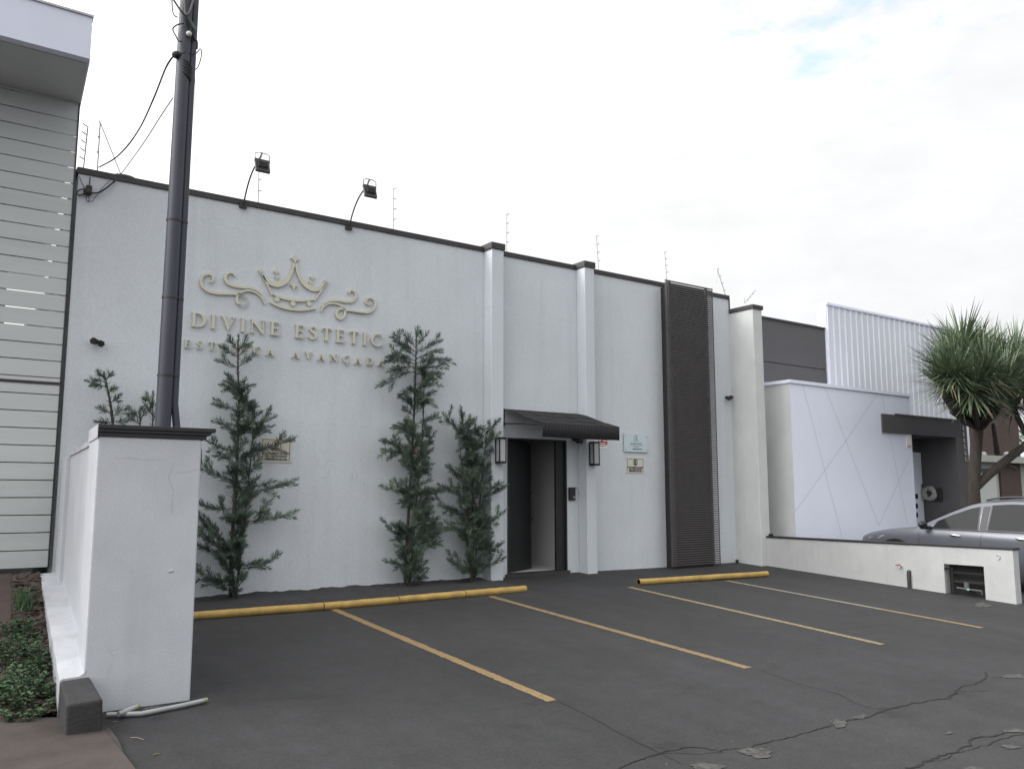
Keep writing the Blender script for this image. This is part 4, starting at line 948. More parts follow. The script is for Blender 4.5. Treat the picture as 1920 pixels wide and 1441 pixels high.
m = MB(); m.box(-8, .86, D+.6, 22, 3.27, 4.35); m.box(-8, 1.36, D+.6, 22, -.5, 3.269); m.hexa([(-8, D+.6, 4.351), (1.24, D+.6, 4.351), (1.35, 13.2, 4.351), (-8, 13.2, 4.351), (-8, D+.6, 6.18), (1.24, D+.6, 6.18), (1.35, 13.2, 6.18), (-8, 13.2, 6.18)]); m.build('wall', M_SOFF, nb)

# ------------------------------------------------------------------ right boundary low wall
LX, LT = 13.85, .165
ly0, ly1 = 6.36, 10.94
lowz = .438
ny0, ny1, nz0, nz1 = 6.81, 7.44, -.40, .165
lo = thing('low_wall', (LX, 8.6, -.3), 'low white stucco wall with a thin black capping and a meter niche, right of the lot', 'wall')
m = MB(); m.box(LX, LX+LT, ny1, ly1, -.7, lowz); m.box(LX-.006, LX+LT, ly0, ny0, -.7, lowz); m.box(LX-.006, LX+LT, ny0, ny1, nz1, lowz); m.box(LX-.006, LX-.0003, ny1, 8.0, -.7, lowz)
m.build('wall', M_LOW2, lo)
m = MB(); m.box(LX-.02, LX+LT+.015, ly0-.02, ly1, lowz, lowz+.03); m.build('capping', M_CAPB, lo, bevel=.004)
m = MB(); m.box(LX+LT+.0, LX+LT+.42, ny0-.05, ny1+.05, -.7, nz1+.1); m.box(LX+.05, LX+LT-.001, ny1-.012, ny1-.001, nz0, nz1)
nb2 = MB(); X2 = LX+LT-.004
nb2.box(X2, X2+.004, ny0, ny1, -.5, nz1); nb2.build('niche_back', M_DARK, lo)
m = MB(); gn = gz(LX, 7.1)
for z in (.02, -.12): m.tube([(LX+.07, ny0+.005, gn+.33+z), (LX+.07, ny1-.1, gn+.33+z)], .028 if z < 0 else .02, 8)
m.tube([(LX+.05, ny1-.1, gn+.02), (LX+.05, ny1-.1, gn+.42), (LX-.02, ny1-.02, gn+.42)], .022, 8)
m.build('water_pipes', mat('niche_pipe', (.012, .012, .012), .9), lo, smooth=True)
m = MB(); m.tube([(LX+.05, ny0+.08, gn+.05), (LX+.05, ny0+.08, gn+.1), (LX+.05, ny1-.16, gn+.12)], .014, 8); m.tube([(LX+.05, 7.12, gn+.10), (LX+.05, 7.12, gn+.22)], .04, 12); m.build('water_meter', mat('dull_meter', (.10, .10, .10), .7), lo, smooth=True)
m = MB(); m.box(LX+.008, LX+.03, 7.06, 7.10, gn+.10, gn+.125); m.build('meter_seal', mat('seal_green', (.2, .5, .4), .5), lo)
# drain stub, tap, ring hook
c = atX(1710, 1071, LX-.03); g_ = gz(LX, 8.03)
m = MB(); m.tube([(LX-.038, 8.03, g_-.05), (LX-.038, 8.03, c.z-.02), (LX-.02, 8.03, c.z+.01)], .03, 10); tag(m.build('drain_pipe', M_METAL_D, smooth=True), 'short black drain pipe standing against the low wall', 'pipe')
c = atX(1688, 1061, LX-.04); tpo = thing('tap', (LX-.02, c.y, c.z-.05), 'small garden tap with a red lever on the low wall', 'tap')
m = MB(); m.tube([(LX-.001, c.y, c.z), (LX-.06, c.y, c.z), (LX-.08, c.y, c.z-.03)], .012, 8); m.build('spout', M_GALV, tpo, smooth=True)
m = MB(); m.box(LX-.075, LX-.035, c.y-.005, c.y+.07, c.z+.014, c.z+.028); m.build('lever', M_RED, tpo)
c = atX(1871, 1044, LX-.02); m = MB(); m.tube([(LX-.012, c.y+.03*math.cos(a_), c.z+.035*math.sin(a_)) for a_ in [R(q) for q in range(40, 330, 24)]], .005, 6); tag(m.build('ring_hook', M_GALV, smooth=True), 'small metal ring hook near the open end of the low wall', 'hook')
c = atX(1445, 1001, LX+.05); m = MB(); m.box(LX+.02, LX+.09, ly1-.1, ly1-.03, lowz+.031, lowz+.075); tag(m.build('capping_bracket', M_BLACK, bevel=.01), 'small black bracket on the low wall where it meets the wing', 'bracket')
c = atG(1379, 1050); m = MB(); m.tube([(13.60, D-.08, gz(13.6, D)-.02), (13.60, D-.08, gz(13.6, D)+.06)], .03, 10); tag(m.build('pipe_stub', M_BLACK, smooth=True), 'tiny black pipe stub at the foot of the wing corner', 'pipe')

# ------------------------------------------------------------------ right neighbour
BX, BY, BZT = 14.6, 10.81, 3.53
BR = 19.05; CY = 12.5
rn = thing('neighbour_shop', (19, 12, -.1), 'white neighbouring shop front with incised diagonal lines, brown parapet and ribbed metal upper wall', 'building')
m = MB(); m.box(BX, BR, BY, CY+2, -.5, BZT); m.build('front_block', M_WHITE, rn)
m = MB(); m.box(BX-.03, BR+.03, BY-.03, CY+2, BZT+.001, BZT+.07); m.build('block_coping', M_WHITE, rn)
m = MB(); m.box(BX-.003, BX-.0005, BY, CY+1, -.4, BZT-.001); m.build('block_side', M_LOW, rn)
m = MB()
for (a_, b_) in (((1504, 718), (1579, 1008)), ((1545, 721), (1648, 985)), ((1652, 733), (1702, 985)), ((1490, 960), (1586, 826)), ((1586, 826), (1648, 733)), ((1648, 985), (1704, 860))):
    p, q = atY(*a_, BY), atY(*b_, BY); t_ = (q-p).normalized(); n2_ = Vector((-t_.z, 0, t_.x))*.006
    yy = BY-.002-.0004*abs(t_.x)
    m.quad((p.x-n2_.x, yy, p.z-n2_.z), (q.x-n2_.x, yy, q.z-n2_.z), (q.x+n2_.x, yy, q.z+n2_.z), (p.x+n2_.x, yy, p.z+n2_.z))
m.build('incised_lines', M_SEAL, rn)
m = MB(); m.box(14.7, 18.40, CY+.03, CY+.3, 3.4, 4.305); m.box(14.7, 18.40, CY+.03, CY+.3, 4.33, 5.33); m.box(14.7, 18.40, CY+.05, CY+.28, 4.3051, 4.3299); m.build('brown_parapet', M_BROWN, rn)
m = MB(); m.box(14.7, 18.40, CY+.0, CY+.33, 5.331, 5.38); m.build('parapet_flashing', M_CAP, rn)
# ribbed sheet: trapezoid ribs
m = MB(); x = 18.46; xe = 25.2; z0, z1 = 2.4, 5.96; prof_ = []
while x < xe:
    prof_ += [(x, CY), (x+.012, CY-.03), (x+.042, CY-.03), (x+.054, CY)]; x += .25
vs = []
for (a_, b_) in prof_: vs += [(a_, b_, z0), (a_, b_, z1)]
m.add(vs, [(2*i, 2*i+2, 2*i+3, 2*i+1) for i in range(len(prof_)-1)])
m.build('ribbed_sheet', M_CORR, rn)
m = MB(); m.box(18.43, 25.3, CY-.045, CY+.27, 5.961, 6.02); m.box(18.43, 18.46, CY+.001, CY+.25, 2.4, 5.96); m.build('sheet_trim', M_WHITE, rn)
m = MB(); m.box(18.47, 25.2, CY+.05, CY+.25, 2.4, 5.95); m.box(18.47, 25.2, CY+.251, CY+9, 2.4, 4.9); m.build('upper_wall', M_WHITE, rn)
EY = BY-.035
p = atY(1654, 775, EY); p2 = atY(1655, 810, EY); ez1, ez0, ex0 = p.z, p2.z, p.x
pxa = atY(1797, 880, EY).x; pxb = atY(1819, 900, EY).x
YD = atX(1730, 900, pxa).y
m = MB(); m.box(ex0, BR+.031, EY, BY-.001, ez0, ez1); m.box(BR+.0315, pxb, EY, CY-.05, ez0, ez1); m.build('entrance_lintel', M_BROWN, rn)
m = MB(); m.box(ex0+.5, pxb+.02, EY-.015, BY-.032, ez1+.001, ez1+.03); m.build('lintel_flashing', M_BROWND, rn)
m = MB(); m.box(pxa, pxb, EY, YD+.5, -.5, ez0-.001); m.build('entrance_pier', M_BROWND, rn)
m = MB(); m.box(BR+.001, pxa-.001, YD+.06, YD+.3, -.5, ez0-.001); m.build('recess_wall', M_BROWND, rn)
m = MB(); m.box(BR+.15, pxa-.02, YD, YD+.055, -.4, 2.32); gt_ = m.build('entrance_door', M_WHITE, rn)
for yy in (930, 948, 965):
    q = atY(1718, yy, YD); m = MB(); m.box(q.x-.19, q.x+.07, YD-.006, YD-.0005, q.z-.06, q.z+.06); m.build('vision_slot', M_DARK, gt_)
m = MB(); q = atY(1725, 913, YD); m.tube([(q.x+.05, YD-.03, q.z-.08), (q.x+.05, YD-.03, q.z+.08)], .012, 6); m.build('door_pull', M_METAL_D, gt_)
q = atY(1703, 822, BY); m = MB(); m.box(q.x-.1, q.x+.1, BY-.012, BY-.001, q.z-.2, q.z+.13); m.build('notice', M_PLATE_W, rn)
m = MB(); m.box(q.x-.08, q.x+.08, BY-.0145, BY-.0125, q.z-.19, q.z-.15); m.build('notice_band', mat('faded_pink', (.55, .35, .33), .7), rn)
q = atX(1741, 925, pxa-.1); wr = thing('wreath', (pxa-.08, q.y, q.z-.15), 'round pale wreath on the dark entrance pier of the neighbouring shop', 'wreath')
m = MB(); rr = random.Random(3)
for k in range(26):
    a_ = k*.2417; m.sphere((pxa-.07+rr.uniform(-.03, .03), q.y+.13*math.cos(a_), q.z+.13*math.sin(a_)), rr.uniform(.045, .075), 7, 5)
m.build('wreath_ring', M_CREAM, wr, smooth=True)
m = MB(); m.tube([(pxa-.03, q.y, q.z+.12), (pxa-.001, q.y, q.z+.16)], .01, 6); m.build('hanger', M_METAL_D, wr)
q = atX(1758, 927, pxa); m = MB(); m.box(pxa-.06, pxa-.001, q.y-.13, q.y+.13, q.z-.16, q.z+.16); tag(m.build('mail_box', M_METAL_D, bevel=.01), 'small dark box on the entrance pier beside the pale wreath', 'box')
# vertical metal house figures on the pier (unreadable marks)
vn = MB(); q0 = atY(1804.5, 802, EY); q1 = atY(1810, 860, EY); rr = random.Random(12)
for k in range(6):
    t_ = k/5; x = q0.x+(q1.x-q0.x)*t_; z = q0.z+(q1.z-q0.z)*t_; wd = .05+.03*t_
    vn.box(x-wd/2, x+wd/2, EY-.03, EY-.012, z-.05, z-.03); vn.box(x-wd/2, x-wd/2+.022, EY-.03, EY-.012, z-.029, z+.05)
vn.build('raised_marks', M_GALV, rn)

# brown brick house behind the tree
HY = 14.2
bh = thing('brick_house', (30, HY, -.1), 'brown brick house with a pale beam and white garage door at the right edge', 'house')
def hp(x, y): return atY(x, y, HY)
zb1, zb0 = hp(1880, 856).z, hp(1880, 868).z
hx0, hx1 = hp(1800, 820).x, hp(1911, 820).x
m = MB(); m.box(hx0-3, hx1, HY, HY+8, zb1, hp(1870, 735).z); m.build('upper_wall', M_BRICK, bh)
m = MB(); m.box(hx0-3, 46, HY-.35, HY+.1, zb0, zb1-.001); m.build('beam', M_CREAM, bh)
m = MB(); m.box(hx0-3, hp(1874, 900).x, HY+.02, HY+.3, -.3, zb0-.001); m.build('lower_wall', M_CREAM, bh)
m = MB(); m.box(hp(1874, 900).x, hp(1912, 900).x, HY-.05, HY+.3, -.3, zb0-.001); m.build('brick_pier', M_BRICK, bh)
m = MB(); m.box(hp(1912, 900).x, 46, HY+.1, HY+.3, -.3, zb0-.001); m.build('side_gate', M_CREAM, bh)
m = MB()
for k in range(8): m.box(hp(1912, 900).x, 46, HY+.085, HY+.0995, k*.3-.1, k*.3-.085)
m.build('gate_slats', M_SEAL, bh)
gz1 = hp(1850, 888).z; g_x0, g_x1 = hp(1825, 900).x, hp(1867, 900).x
m = MB(); m.box(g_x0, g_x1, HY-.02, HY+.019, -.3, gz1); gd = m.build('garage_door', mat('garage_white', (.5, .52, .5), .6, var=.05), bh)
m = MB()
for k in range(4): m.box(g_x0+.05, g_x1-.05, HY-.023, HY-.0205, .4+k*.5, .42+k*.5)
m.build('door_grooves', M_SEAL, gd)
m = MB(); m.box(g_x0-.1, g_x1-.3, HY-.03, HY+.019, gz1+.05, hp(1850, 878).z); m.build('transom_grille', M_METAL_D, bh)
for (x, y) in ((1837, 852), (1880, 852)):
    q = hp(x, y); m = MB(); m.sphere((q.x, HY-.12, q.z), .1, 10, 7); m.tube([(q.x, HY, q.z-.03), (q.x, HY-.1, q.z-.03)], .03, 8); m.build('globe_lamp', M_FROST, bh, smooth=True)

# ------------------------------------------------------------------ podocarpus conifers
def leaf_spray(mb, pts, dens, ll, rr, t0=.15, wl_=.0098):
    L_ = sum((pts[i+1]-pts[i]).length for i in range(len(pts)-1)); n = int(L_*dens); m_ = len(pts)-1
    for i in range(n):
        t_ = t0+(1-t0)*(i+rr.random())/max(1, n); f = min(t_*m_, m_-1e-4); k = int(f); p = pts[k].lerp(pts[k+1], f-k); tg = (pts[k+1]-pts[k]).normalized()
        a_ = tg.orthogonal().normalized(); a_.rotate(Matrix.Rotation(rr.uniform(0, 6.283), 3, tg))
        d_ = (tg*rr.uniform(.5, 1.25)+a_*.85+Vector((0, 0, .10))).normalized(); l_ = ll*rr.uniform(.65, 1.2)*(1-.35*max(0, (t_-.8)/.2))
        sd = d_.cross(tg); sd = (sd.normalized() if sd.length > 1e-4 else a_); sd.rotate(Matrix.Rotation(rr.uniform(-.7, .7), 3, d_)); sd *= wl_*.5
        mid = p+d_*l_*.5; e = p+d_*l_+Vector((0, 0, l_*.08)); mb.add([p, mid+sd, e, mid-sd], [(0, 1, 2), (0, 2, 3)])
    for k in range(5):      # terminal tuft
        tg = (pts[-1]-pts[-2]).normalized(); a_ = tg.orthogonal().normalized(); a_.rotate(Matrix.Rotation(k*1.26, 3, tg)); d_ = (tg+a_*.35).normalized(); sd = d_.cross(a_).normalized()*wl_*.5; p = pts[-1]
        mid = p+d_*ll*.4; mb.add([p, mid+sd, p+d_*ll*.75, mid-sd], [(0, 1, 2), (0, 2, 3)])
def bez(a, b, lift, n=6):
    c = a.lerp(b, .5)+Vector((0, 0, lift)); return [a.lerp(c, i/n).lerp(c.lerp(b, i/n), i/n) for i in range(n+1)]
YW = D-.04
def clampY(p): return Vector((p.x, min(p.y, YW), p.z))
def branch(lv, nw, wd, a, b, lift, rr, dens=150, ll=.090, tw=5, r0=.006, new=False):
    pts = [clampY(p) for p in bez(a, b, lift)]; wd.tube(pts, [r0*(1-.75*i/6) for i in range(7)], 5, caps=False)
    tgt = nw if new else lv
    leaf_spray(tgt, pts, dens, ll, rr, .12)
    Lb = (b-a).length
    for k in range(tw):
        t_ = .25+.65*(k+rr.random()*.6)/max(1, tw); i = min(int(t_*6), 5); p = pts[i].lerp(pts[i+1], t_*6-i); tg = (pts[i+1]-pts[i]).normalized()
        s_ = Vector((tg.y, -tg.x, 0)); s_ = s_.normalized() if s_.length > .01 else Vector((0, 1, 0)); s_.rotate(Matrix.Rotation(rr.uniform(0, 6.28), 3, tg))
        e = p+(tg*.75+s_*.75+Vector((0, 0, .22))).normalized()*min(.24, max(.07, Lb*rr.uniform(.22, .45)))
        q = [clampY(x) for x in bez(p, e, .015, 3)]; wd.tube(q, .0022, 3, caps=False)
        leaf_spray(nw if (new or rr.random() < .08) else lv, q, dens, ll, rr, .05)
def conifer(lb, stems, prof, fixed, seed, nb_, top_tier=None, Y0=11.33, dens=260, name='conifer'):
    """stems: pixel polylines; prof: (py, px_left, px_right, weight) silhouette; fixed: explicit branches (pixel start, pixel end, lift, Y offset)."""
    rr = random.Random(seed); SY_ = Y0; st = []
    for s_ in stems: st.append([atY(x, y, SY_+dy) for x, y, dy in s_])
    base = st[0][0]; root = thing(name, (base.x, SY_, gz(base.x, SY_)), lb, 'tree', 'conifers planted along the front wall')
    lv, nw, wd = MB(), MB(), MB(); tr_ = MB()
    for k, s_ in enumerate(st):
        q = spline([tuple(p) for p in s_], 5); m_ = len(q); q[0] = Vector((q[0].x, q[0].y, gz(q[0].x, q[0].y)-.1))
        tr_.tube(q, [(.026 if k == 0 else .016)*(1-.85*i/(m_-1))+.002 for i in range(m_)], 7); leaf_spray(lv, [Vector(p) for p in q[int(m_*.25):]], 90, .075, rr, 0)
    for (a, b, lift, dy) in fixed:
        A = atY(a[0], a[1], SY_); B = atY(b[0], b[1], SY_+dy); branch(lv, nw, wd, A, B, lift, rr, dens, tw=max(1, int((B-A).length*6)), new=(rr.random() < .2))
    # fill inside the silhouette
    tot = sum(p[3] for p in prof[:-1])
    for j in range(len(prof)-1):
        y0_, l0, r0, w0 = prof[j]; y1_, l1, r1, _ = prof[j+1]; n = max(1, int(nb_*w0/tot))
        for k in range(n):
            t_ = rr.random(); py = y0_+(y1_-y0_)*t_; pl, pr = l0+(l1-l0)*t_, r0+(r1-r0)*t_
            s_ = rr.choice(st) if len(st) > 1 else st[0]
            zt = atY(0.5*(pl+pr), py, SY_).z
            # stem point a bit below the tip
            drop = rr.uniform(.02, .28); zs = zt-drop
            best = None
            for i in range(len(s_)-1):
                if s_[i].z <= zs <= s_[i+1].z: f = (zs-s_[i].z)/(s_[i+1].z-s_[i].z); best = s_[i].lerp(s_[i+1], f)
            if best is None: best = s_[0].copy() if zs < s_[0].z else s_[-1].copy(); 
            f = rr.random(); f = f**.75 if rr.random() < .5 else 1-(1-f)**1.0
            tipx = pl+(pr-pl)*(.07+.86*f); Yt = SY_-rr.uniform(-.12, .30)*min(1, (pr-pl)/90); B = atY(tipx, py, min(Yt, YW-.02))
            if (B-best).length < .05: continue
            branch(lv, nw, wd, best, B, rr.uniform(-.03, .05), rr, dens, tw=int(1+(B-best).length*4), r0=.004, new=(rr.random() < .16))
    tr_.build('trunk', M_STEM, root, smooth=True); wd.build('branches', M_STEM, root)
    fo = lv.build('foliage', M_POD, root); nw.build('new_growth', M_PODN, root)
    return len(lv.f)
c4 = lambda x, y: (350+x/2.882, 680+y/2.882)
def F4(L__): return [(c4(*a), c4(*b), l, d) for a, b, l, d in L__]
n1_ = conifer('irregular dark conifer with long outstretched side branches nearest the gate pillar',
    [[(432, 1124, 0), (436, 1000, -.02), (444, 870, 0), (448, 760, .02), (446, 690, .02), (447, 632, .03)],
     [(442, 1122, -.03), (455, 1000, -.05), (464, 920, -.05), (471, 850, -.04), (477, 775, -.03)]],
    [(690, 428, 462, 6), (740, 422, 467, 8), (790, 418, 497, 12), (850, 420, 495, 15), (920, 414, 484, 15), (980, 405, 480, 13), (1030, 395, 475, 11), (1080, 400, 462, 5), (1110, 428, 450, 1)],
    F4([((275, 400), (175, 310), .02, -.1), ((300, 380), (460, 340), .0, -.15), ((350, 430), (450, 245), .0, -.1), ((340, 380), (365, 215), 0, -.05), ((250, 475), (105, 412), -.05, -.05), ((300, 490), (580, 402), -.06, -.12), ((250, 530), (170, 490), 0, -.2), ((245, 650), (80, 542), -.06, -.1),
        ((320, 700), (590, 628), -.06, -.2), ((300, 670), (470, 640), -.03, -.2), ((230, 790), (75, 765), -.05, -.15), ((200, 810), (182, 730), 0, -.2), ((320, 855), (595, 798), -.08, -.2), ((360, 840), (455, 748), 0, -.25), ((340, 870), (440, 820), -.03, -.1), ((210, 990), (62, 812), -.04, -.15), ((200, 960), (100, 830), 0, -.25), ((200, 1000), (60, 900), -.05, -.3), ((200, 1040), (60, 985), -.04, -.2),
        ((300, 1110), (502, 1034), -.09, -.2), ((320, 1090), (400, 1070), -.03, -.3), ((215, 1200), (52, 1120), -.05, -.2), ((220, 1180), (120, 1180), -.03, -.3), ((285, 1200), (320, 1140), 0, -.1), ((230, 1230), (160, 1200), 0, -.2)])
    + [((447, 690), (408, 676), .02, -.05), ((447, 688), (476, 664), .0, -.05), ((447, 670), (415, 650), .0, .0), ((447, 668), (470, 645), .0, -.05), ((447, 660), (430, 632), .0, .0), ((447, 660), (462, 632), 0, 0), ((446, 735), (416, 722), .02, -.1), ((446, 735), (474, 722), .02, -.1), ((446, 770), (402, 758), .02, -.05), ((446, 772), (480, 762), .02, -.05)], 11, 95)
F3 = lambda L__: [((320+a[0]/3.4286, 440+a[1]/3.4286), (320+b[0]/3.4286, 440+b[1]/3.4286), l, d) for a, b, l, d in L__]
n2_ = conifer('tallest conifer, with open drooping sprays at its top, overlapping the last gilt letters',
    [[(760, 1098, 0), (764, 1000, -.02), (772, 860, 0), (777, 760, .02), (779, 690, .03), (781, 625, .03)],
     [(768, 1098, -.05), (780, 950, -.08), (792, 820, -.06), (795, 720, -.04), (796, 690, -.03)]],
    [(685, 748, 815, 6), (730, 755, 818, 9), (790, 742, 818, 16), (850, 738, 815, 18), (900, 735, 818, 18), (950, 735, 826, 18), (1000, 732, 830, 16), (1050, 740, 812, 10), (1085, 748, 795, 4)],
    F3([((1572, 720), (1490, 622), 0, 0), ((1575, 720), (1650, 630), 0, 0), ((1575, 760), (1735, 682), .02, -.05), ((1570, 750), (1420, 662), .02, 0), ((1572, 780), (1440, 690), .02, -.2), ((1574, 800), (1735, 740), .03, -.15), ((1575, 830), (1790, 800), .06, -.1), ((1572, 810), (1395, 785), .06, -.1), ((1572, 830), (1380, 820), .06, -.25),
        ((1572, 880), (1352, 972), .08, -.1), ((1572, 850), (1400, 880), .06, -.05), ((1575, 860), (1770, 860), .06, -.2), ((1575, 900), (1740, 890), .05, -.15), ((1572, 900), (1700, 800), .02, -.2), ((1575, 960), (1735, 970), .06, -.1), ((1575, 980), (1470, 1040), .05, -.1), ((1575, 680), (1590, 600), 0, 0)])
    + F4([((1210, 480), (1050, 420), .02, -.15), ((1200, 500), (1060, 470), .03, -.25), ((1200, 470), (1090, 520), .04, -.15), ((1200, 700), (1050, 668), -.02, -.05), ((1240, 330), (1350, 275), -.02, -.1), ((1240, 500), (1340, 380), 0, -.1), ((1230, 720), (1375, 690), 0, -.1), ((1200, 960), (1085, 885), -.03, -.15), ((1240, 960), (1400, 900), -.04, -.1), ((1240, 900), (1360, 840), -.03, -.2), ((1230, 1190), (1298, 1125), -.03, -.15), ((1200, 1100), (1110, 1080), -.02, -.2), ((1240, 1000), (1370, 965), -.03, -.2), ((1210, 370), (1125, 340), 0, -.1), ((1230, 230), (1160, 190), 0, -.1), ((1240, 200), (1340, 155), 0, -.1), ((1260, 210), (1345, 235), .05, -.2)]), 12, 118)
n3_ = conifer('shorter twin stemmed bushy conifer against the first pilaster, left of the door',
    [[(887, 1085, 0), (886, 1000, -.02), (886, 890, -.03), (872, 820, -.02), (865, 775, 0)],
     [(890, 1085, -.04), (897, 980, -.06), (905, 880, -.05), (915, 805, -.03)], [(885, 1086, -.06), (875, 1000, -.1), (868, 900, -.1), (862, 830, -.06)]],
    [(785, 845, 925, 12), (830, 852, 932, 17), (880, 848, 928, 18), (920, 838, 932, 20), (980, 845, 932, 18), (1020, 850, 928, 11), (1060, 862, 915, 6), (1078, 880, 900, 1)],
    F4([((1490, 400), (1390, 278), 0, -.1), ((1490, 340), (1480, 245), 0, 0), ((1500, 380), (1560, 300), 0, -.1), ((1600, 400), (1680, 310), 0, -.1), ((1620, 430), (1690, 380), 0, -.2), ((1480, 640), (1415, 565), 0, -.15), ((1480, 720), (1362, 660), 0, -.2), ((1480, 800), (1365, 770), 0, -.2), ((1480, 900), (1390, 905), .03, -.2), ((1600, 720), (1728, 665), -.04, -.3), ((1600, 700), (1700, 650), 0, -.25), ((1600, 880), (1722, 795), -.03, -.3), ((1600, 1040), (1705, 970), -.03, -.3), ((1570, 1110), (1722, 1050), -.05, -.3), ((1540, 1130), (1415, 1065), -.05, -.2), ((1550, 1120), (1480, 1110), -.03, -.2)]), 13, 115)
n4_ = conifer('young conifer whose tips show above the gate pillar cap',
    [[(222, 1050, 0), (216, 900, 0), (211, 790, 0), (204, 740, 0), (196, 702, .02)], [(250, 1050, 0), (258, 900, 0), (262, 800, -.02), (263, 768, 0)], [(290, 1050, 0), (284, 900, 0), (286, 800, 0), (287, 738, 0)]],
    [(806, 190, 290, 6), (850, 190, 290, 14), (930, 180, 300, 12), (1020, 200, 280, 1)],
    [((198, 716), (166, 713), .01, 0), ((200, 724), (175, 724), 0, -.1), ((200, 715), (186, 698), 0, 0), ((198, 712), (207, 704), 0, 0), ((205, 735), (215, 728), 0, -.1), ((209, 775), (185, 765), 0, -.1), ((208, 755), (224, 742), 0, -.1), ((210, 780), (236, 765), -.01, 0), ((211, 792), (183, 790), 0, -.1), ((212, 790), (234, 788), 0, -.1), ((262, 795), (240, 778), 0, -.1), ((263, 785), (246, 766), 0, 0), ((263, 785), (278, 768), 0, 0), ((286, 780), (272, 752), 0, 0), ((286, 765), (276, 740), 0, 0), ((287, 790), (300, 760), 0, 0)], 14, 40, Y0=11.30)

# ------------------------------------------------------------------ strap-leaved tree at the right
def yucca():
    YY = 9.3; rr = random.Random(31); root_p = atY(1826, 960, YY); root = thing('strap_leaf_tree', (root_p.x, YY, gz(19, YY)), 'forked tree with dense heads of sword shaped leaves in front of the brick house', 'tree')
    g0_ = gz(19, YY); tk = MB()
    fork = atY(1832, 800, YY); low = atY(1824, 918, YY)
    base = Vector((low.x-.05, YY, g0_-.1))
    tk.tube([base, low, atY(1829, 860, YY), fork], [.17, .14, .115, .13], 10)
    rb = [low, atY(1850, 893, YY-.15), atY(1880, 868, YY-.3), atY(1905, 848, YY-.5), atY(1935, 822, YY-.7), atY(1965, 780, YY-.8), atY(1985, 730, YY-.8)]
    tk.tube(spline([tuple(p) for p in rb], 4), [.105-.0016*i for i in range((len(rb)-1)*4+1)], 9)
    kn = atY(1890, 872, YY-.35); tk.tube([kn, kn+Vector((.12, -.1, -.08))], .04, 6)
    heads = [(1772, 725, -.1), (1782, 672, .1), (1806, 655, -.4), (1795, 705, -.7), (1832, 660, .2), (1848, 705, -.9), (1880, 680, -.2), (1885, 720, -.7), (1915, 700, .2), (1920, 735, -.6), (1945, 690, -.3), (1950, 735, -.5), (1860, 665, .7), (1822, 735, -.8), (1985, 700, -.6), (1990, 670, .2), (1965, 665, .6), (1905, 668, .6), (1810, 690, .4), (1850, 740, -.5), (1802, 742, -.3), (1862, 758, -.6), (1900, 762, -.3), (1775, 700, -.5)]
    lf, dr = MB(), MB()
    for (x, y, dy) in heads:
        c = atY(x, y, YY+dy); s0 = fork if x < 1900 else atY(1935, 822, YY-.7)
        mid = s0.lerp(c, .55)+Vector((rr.uniform(-.1, .1), rr.uniform(-.1, .1), -.18)); q = spline([tuple(s0), tuple(mid), tuple(c)], 5); tk.tube(q, [.085-.004*i for i in range(len(q))], 7)
        ax = Vector((c.x-fork.x-(.9 if x > 1900 else 0), c.y-YY, .9)).normalized() if True else Vector((0, 0, 1))
        ax = (ax*.5+Vector((0, 0, .8))).normalized()
        for k in range(230):
            th = math.acos(1-rr.random()**1.05*1.2); ph = rr.uniform(0, 6.283); o_ = ax.orthogonal().normalized(); o_.rotate(Matrix.Rotation(ph, 3, ax)); d_ = ax*math.cos(th)+o_*math.sin(th)
            l_ = rr.uniform(.62, 1.12)*(1 if th < 1.2 else .8); wd = rr.uniform(.011, .019); p = c+d_*.03+Vector((0, 0, rr.uniform(-.12, .08))); sd = d_.cross(Vector((0, 0, 1))); sd = sd.normalized() if sd.length > .05 else o_
            dry = th > 1.35 and rr.random() < .12; g_ = (.10 if dry else .055)*rr.uniform(.3, 1.3)*math.sin(th); pts = [p+d_*l_*f-Vector((0, 0, 1))*g_*(f*2.2)**2*.5 for f in (0, .35, .7, 1)]
            (dr if dry else lf).add([pts[0]-sd*wd*.7, pts[0]+sd*wd*.7, pts[1]+sd*wd, pts[1]-sd*wd, pts[2]+sd*wd*.7, pts[2]-sd*wd*.7, pts[3]], [(0, 1, 2, 3), (3, 2, 4, 5), (5, 4, 6)])
        for k in range(4):   # hanging dead leaves below the head
            a_ = rr.uniform(0, 6.28); p = c+Vector((0, 0, -.08)); d_ = Vector((math.cos(a_)*.8, math.sin(a_)*.8, -.35)).normalized(); l_ = rr.uniform(.25, .5); sd = Vector((-math.sin(a_), math.cos(a_), 0))*.012; e = p+d_*l_-Vector((0, 0, .12))
            dr.add([p-sd, p+sd, p+d_*l_*.6+sd, p+d_*l_*.6-sd, e], [(0, 1, 2, 3), (3, 2, 4)])
    for (a, b) in (((1845, 800), (1795, 690)), ((1828, 800), (1774, 748)), ((1812, 785), (1770, 742))):
        tk.tube(spline([tuple(atY(*a, YY-.1)), tuple(atY((a[0]+b[0])/2, (a[1]+b[1])/2+12, YY-.4)), tuple(atY(*b, YY-.5))], 4), .05, 7)
    for (a, b) in (((1818, 795), (1783, 772)), ((1870, 850), (1862, 795))): tk.tube([atY(*a, YY-.2), atY(*b, YY-.5)], [.06, .035], 7)
    tk.build('trunk', M_BARK, root, smooth=True); lf.build('crown', M_YUC, root); dr.build('dry_leaves', M_YUCD, root)
yucca()
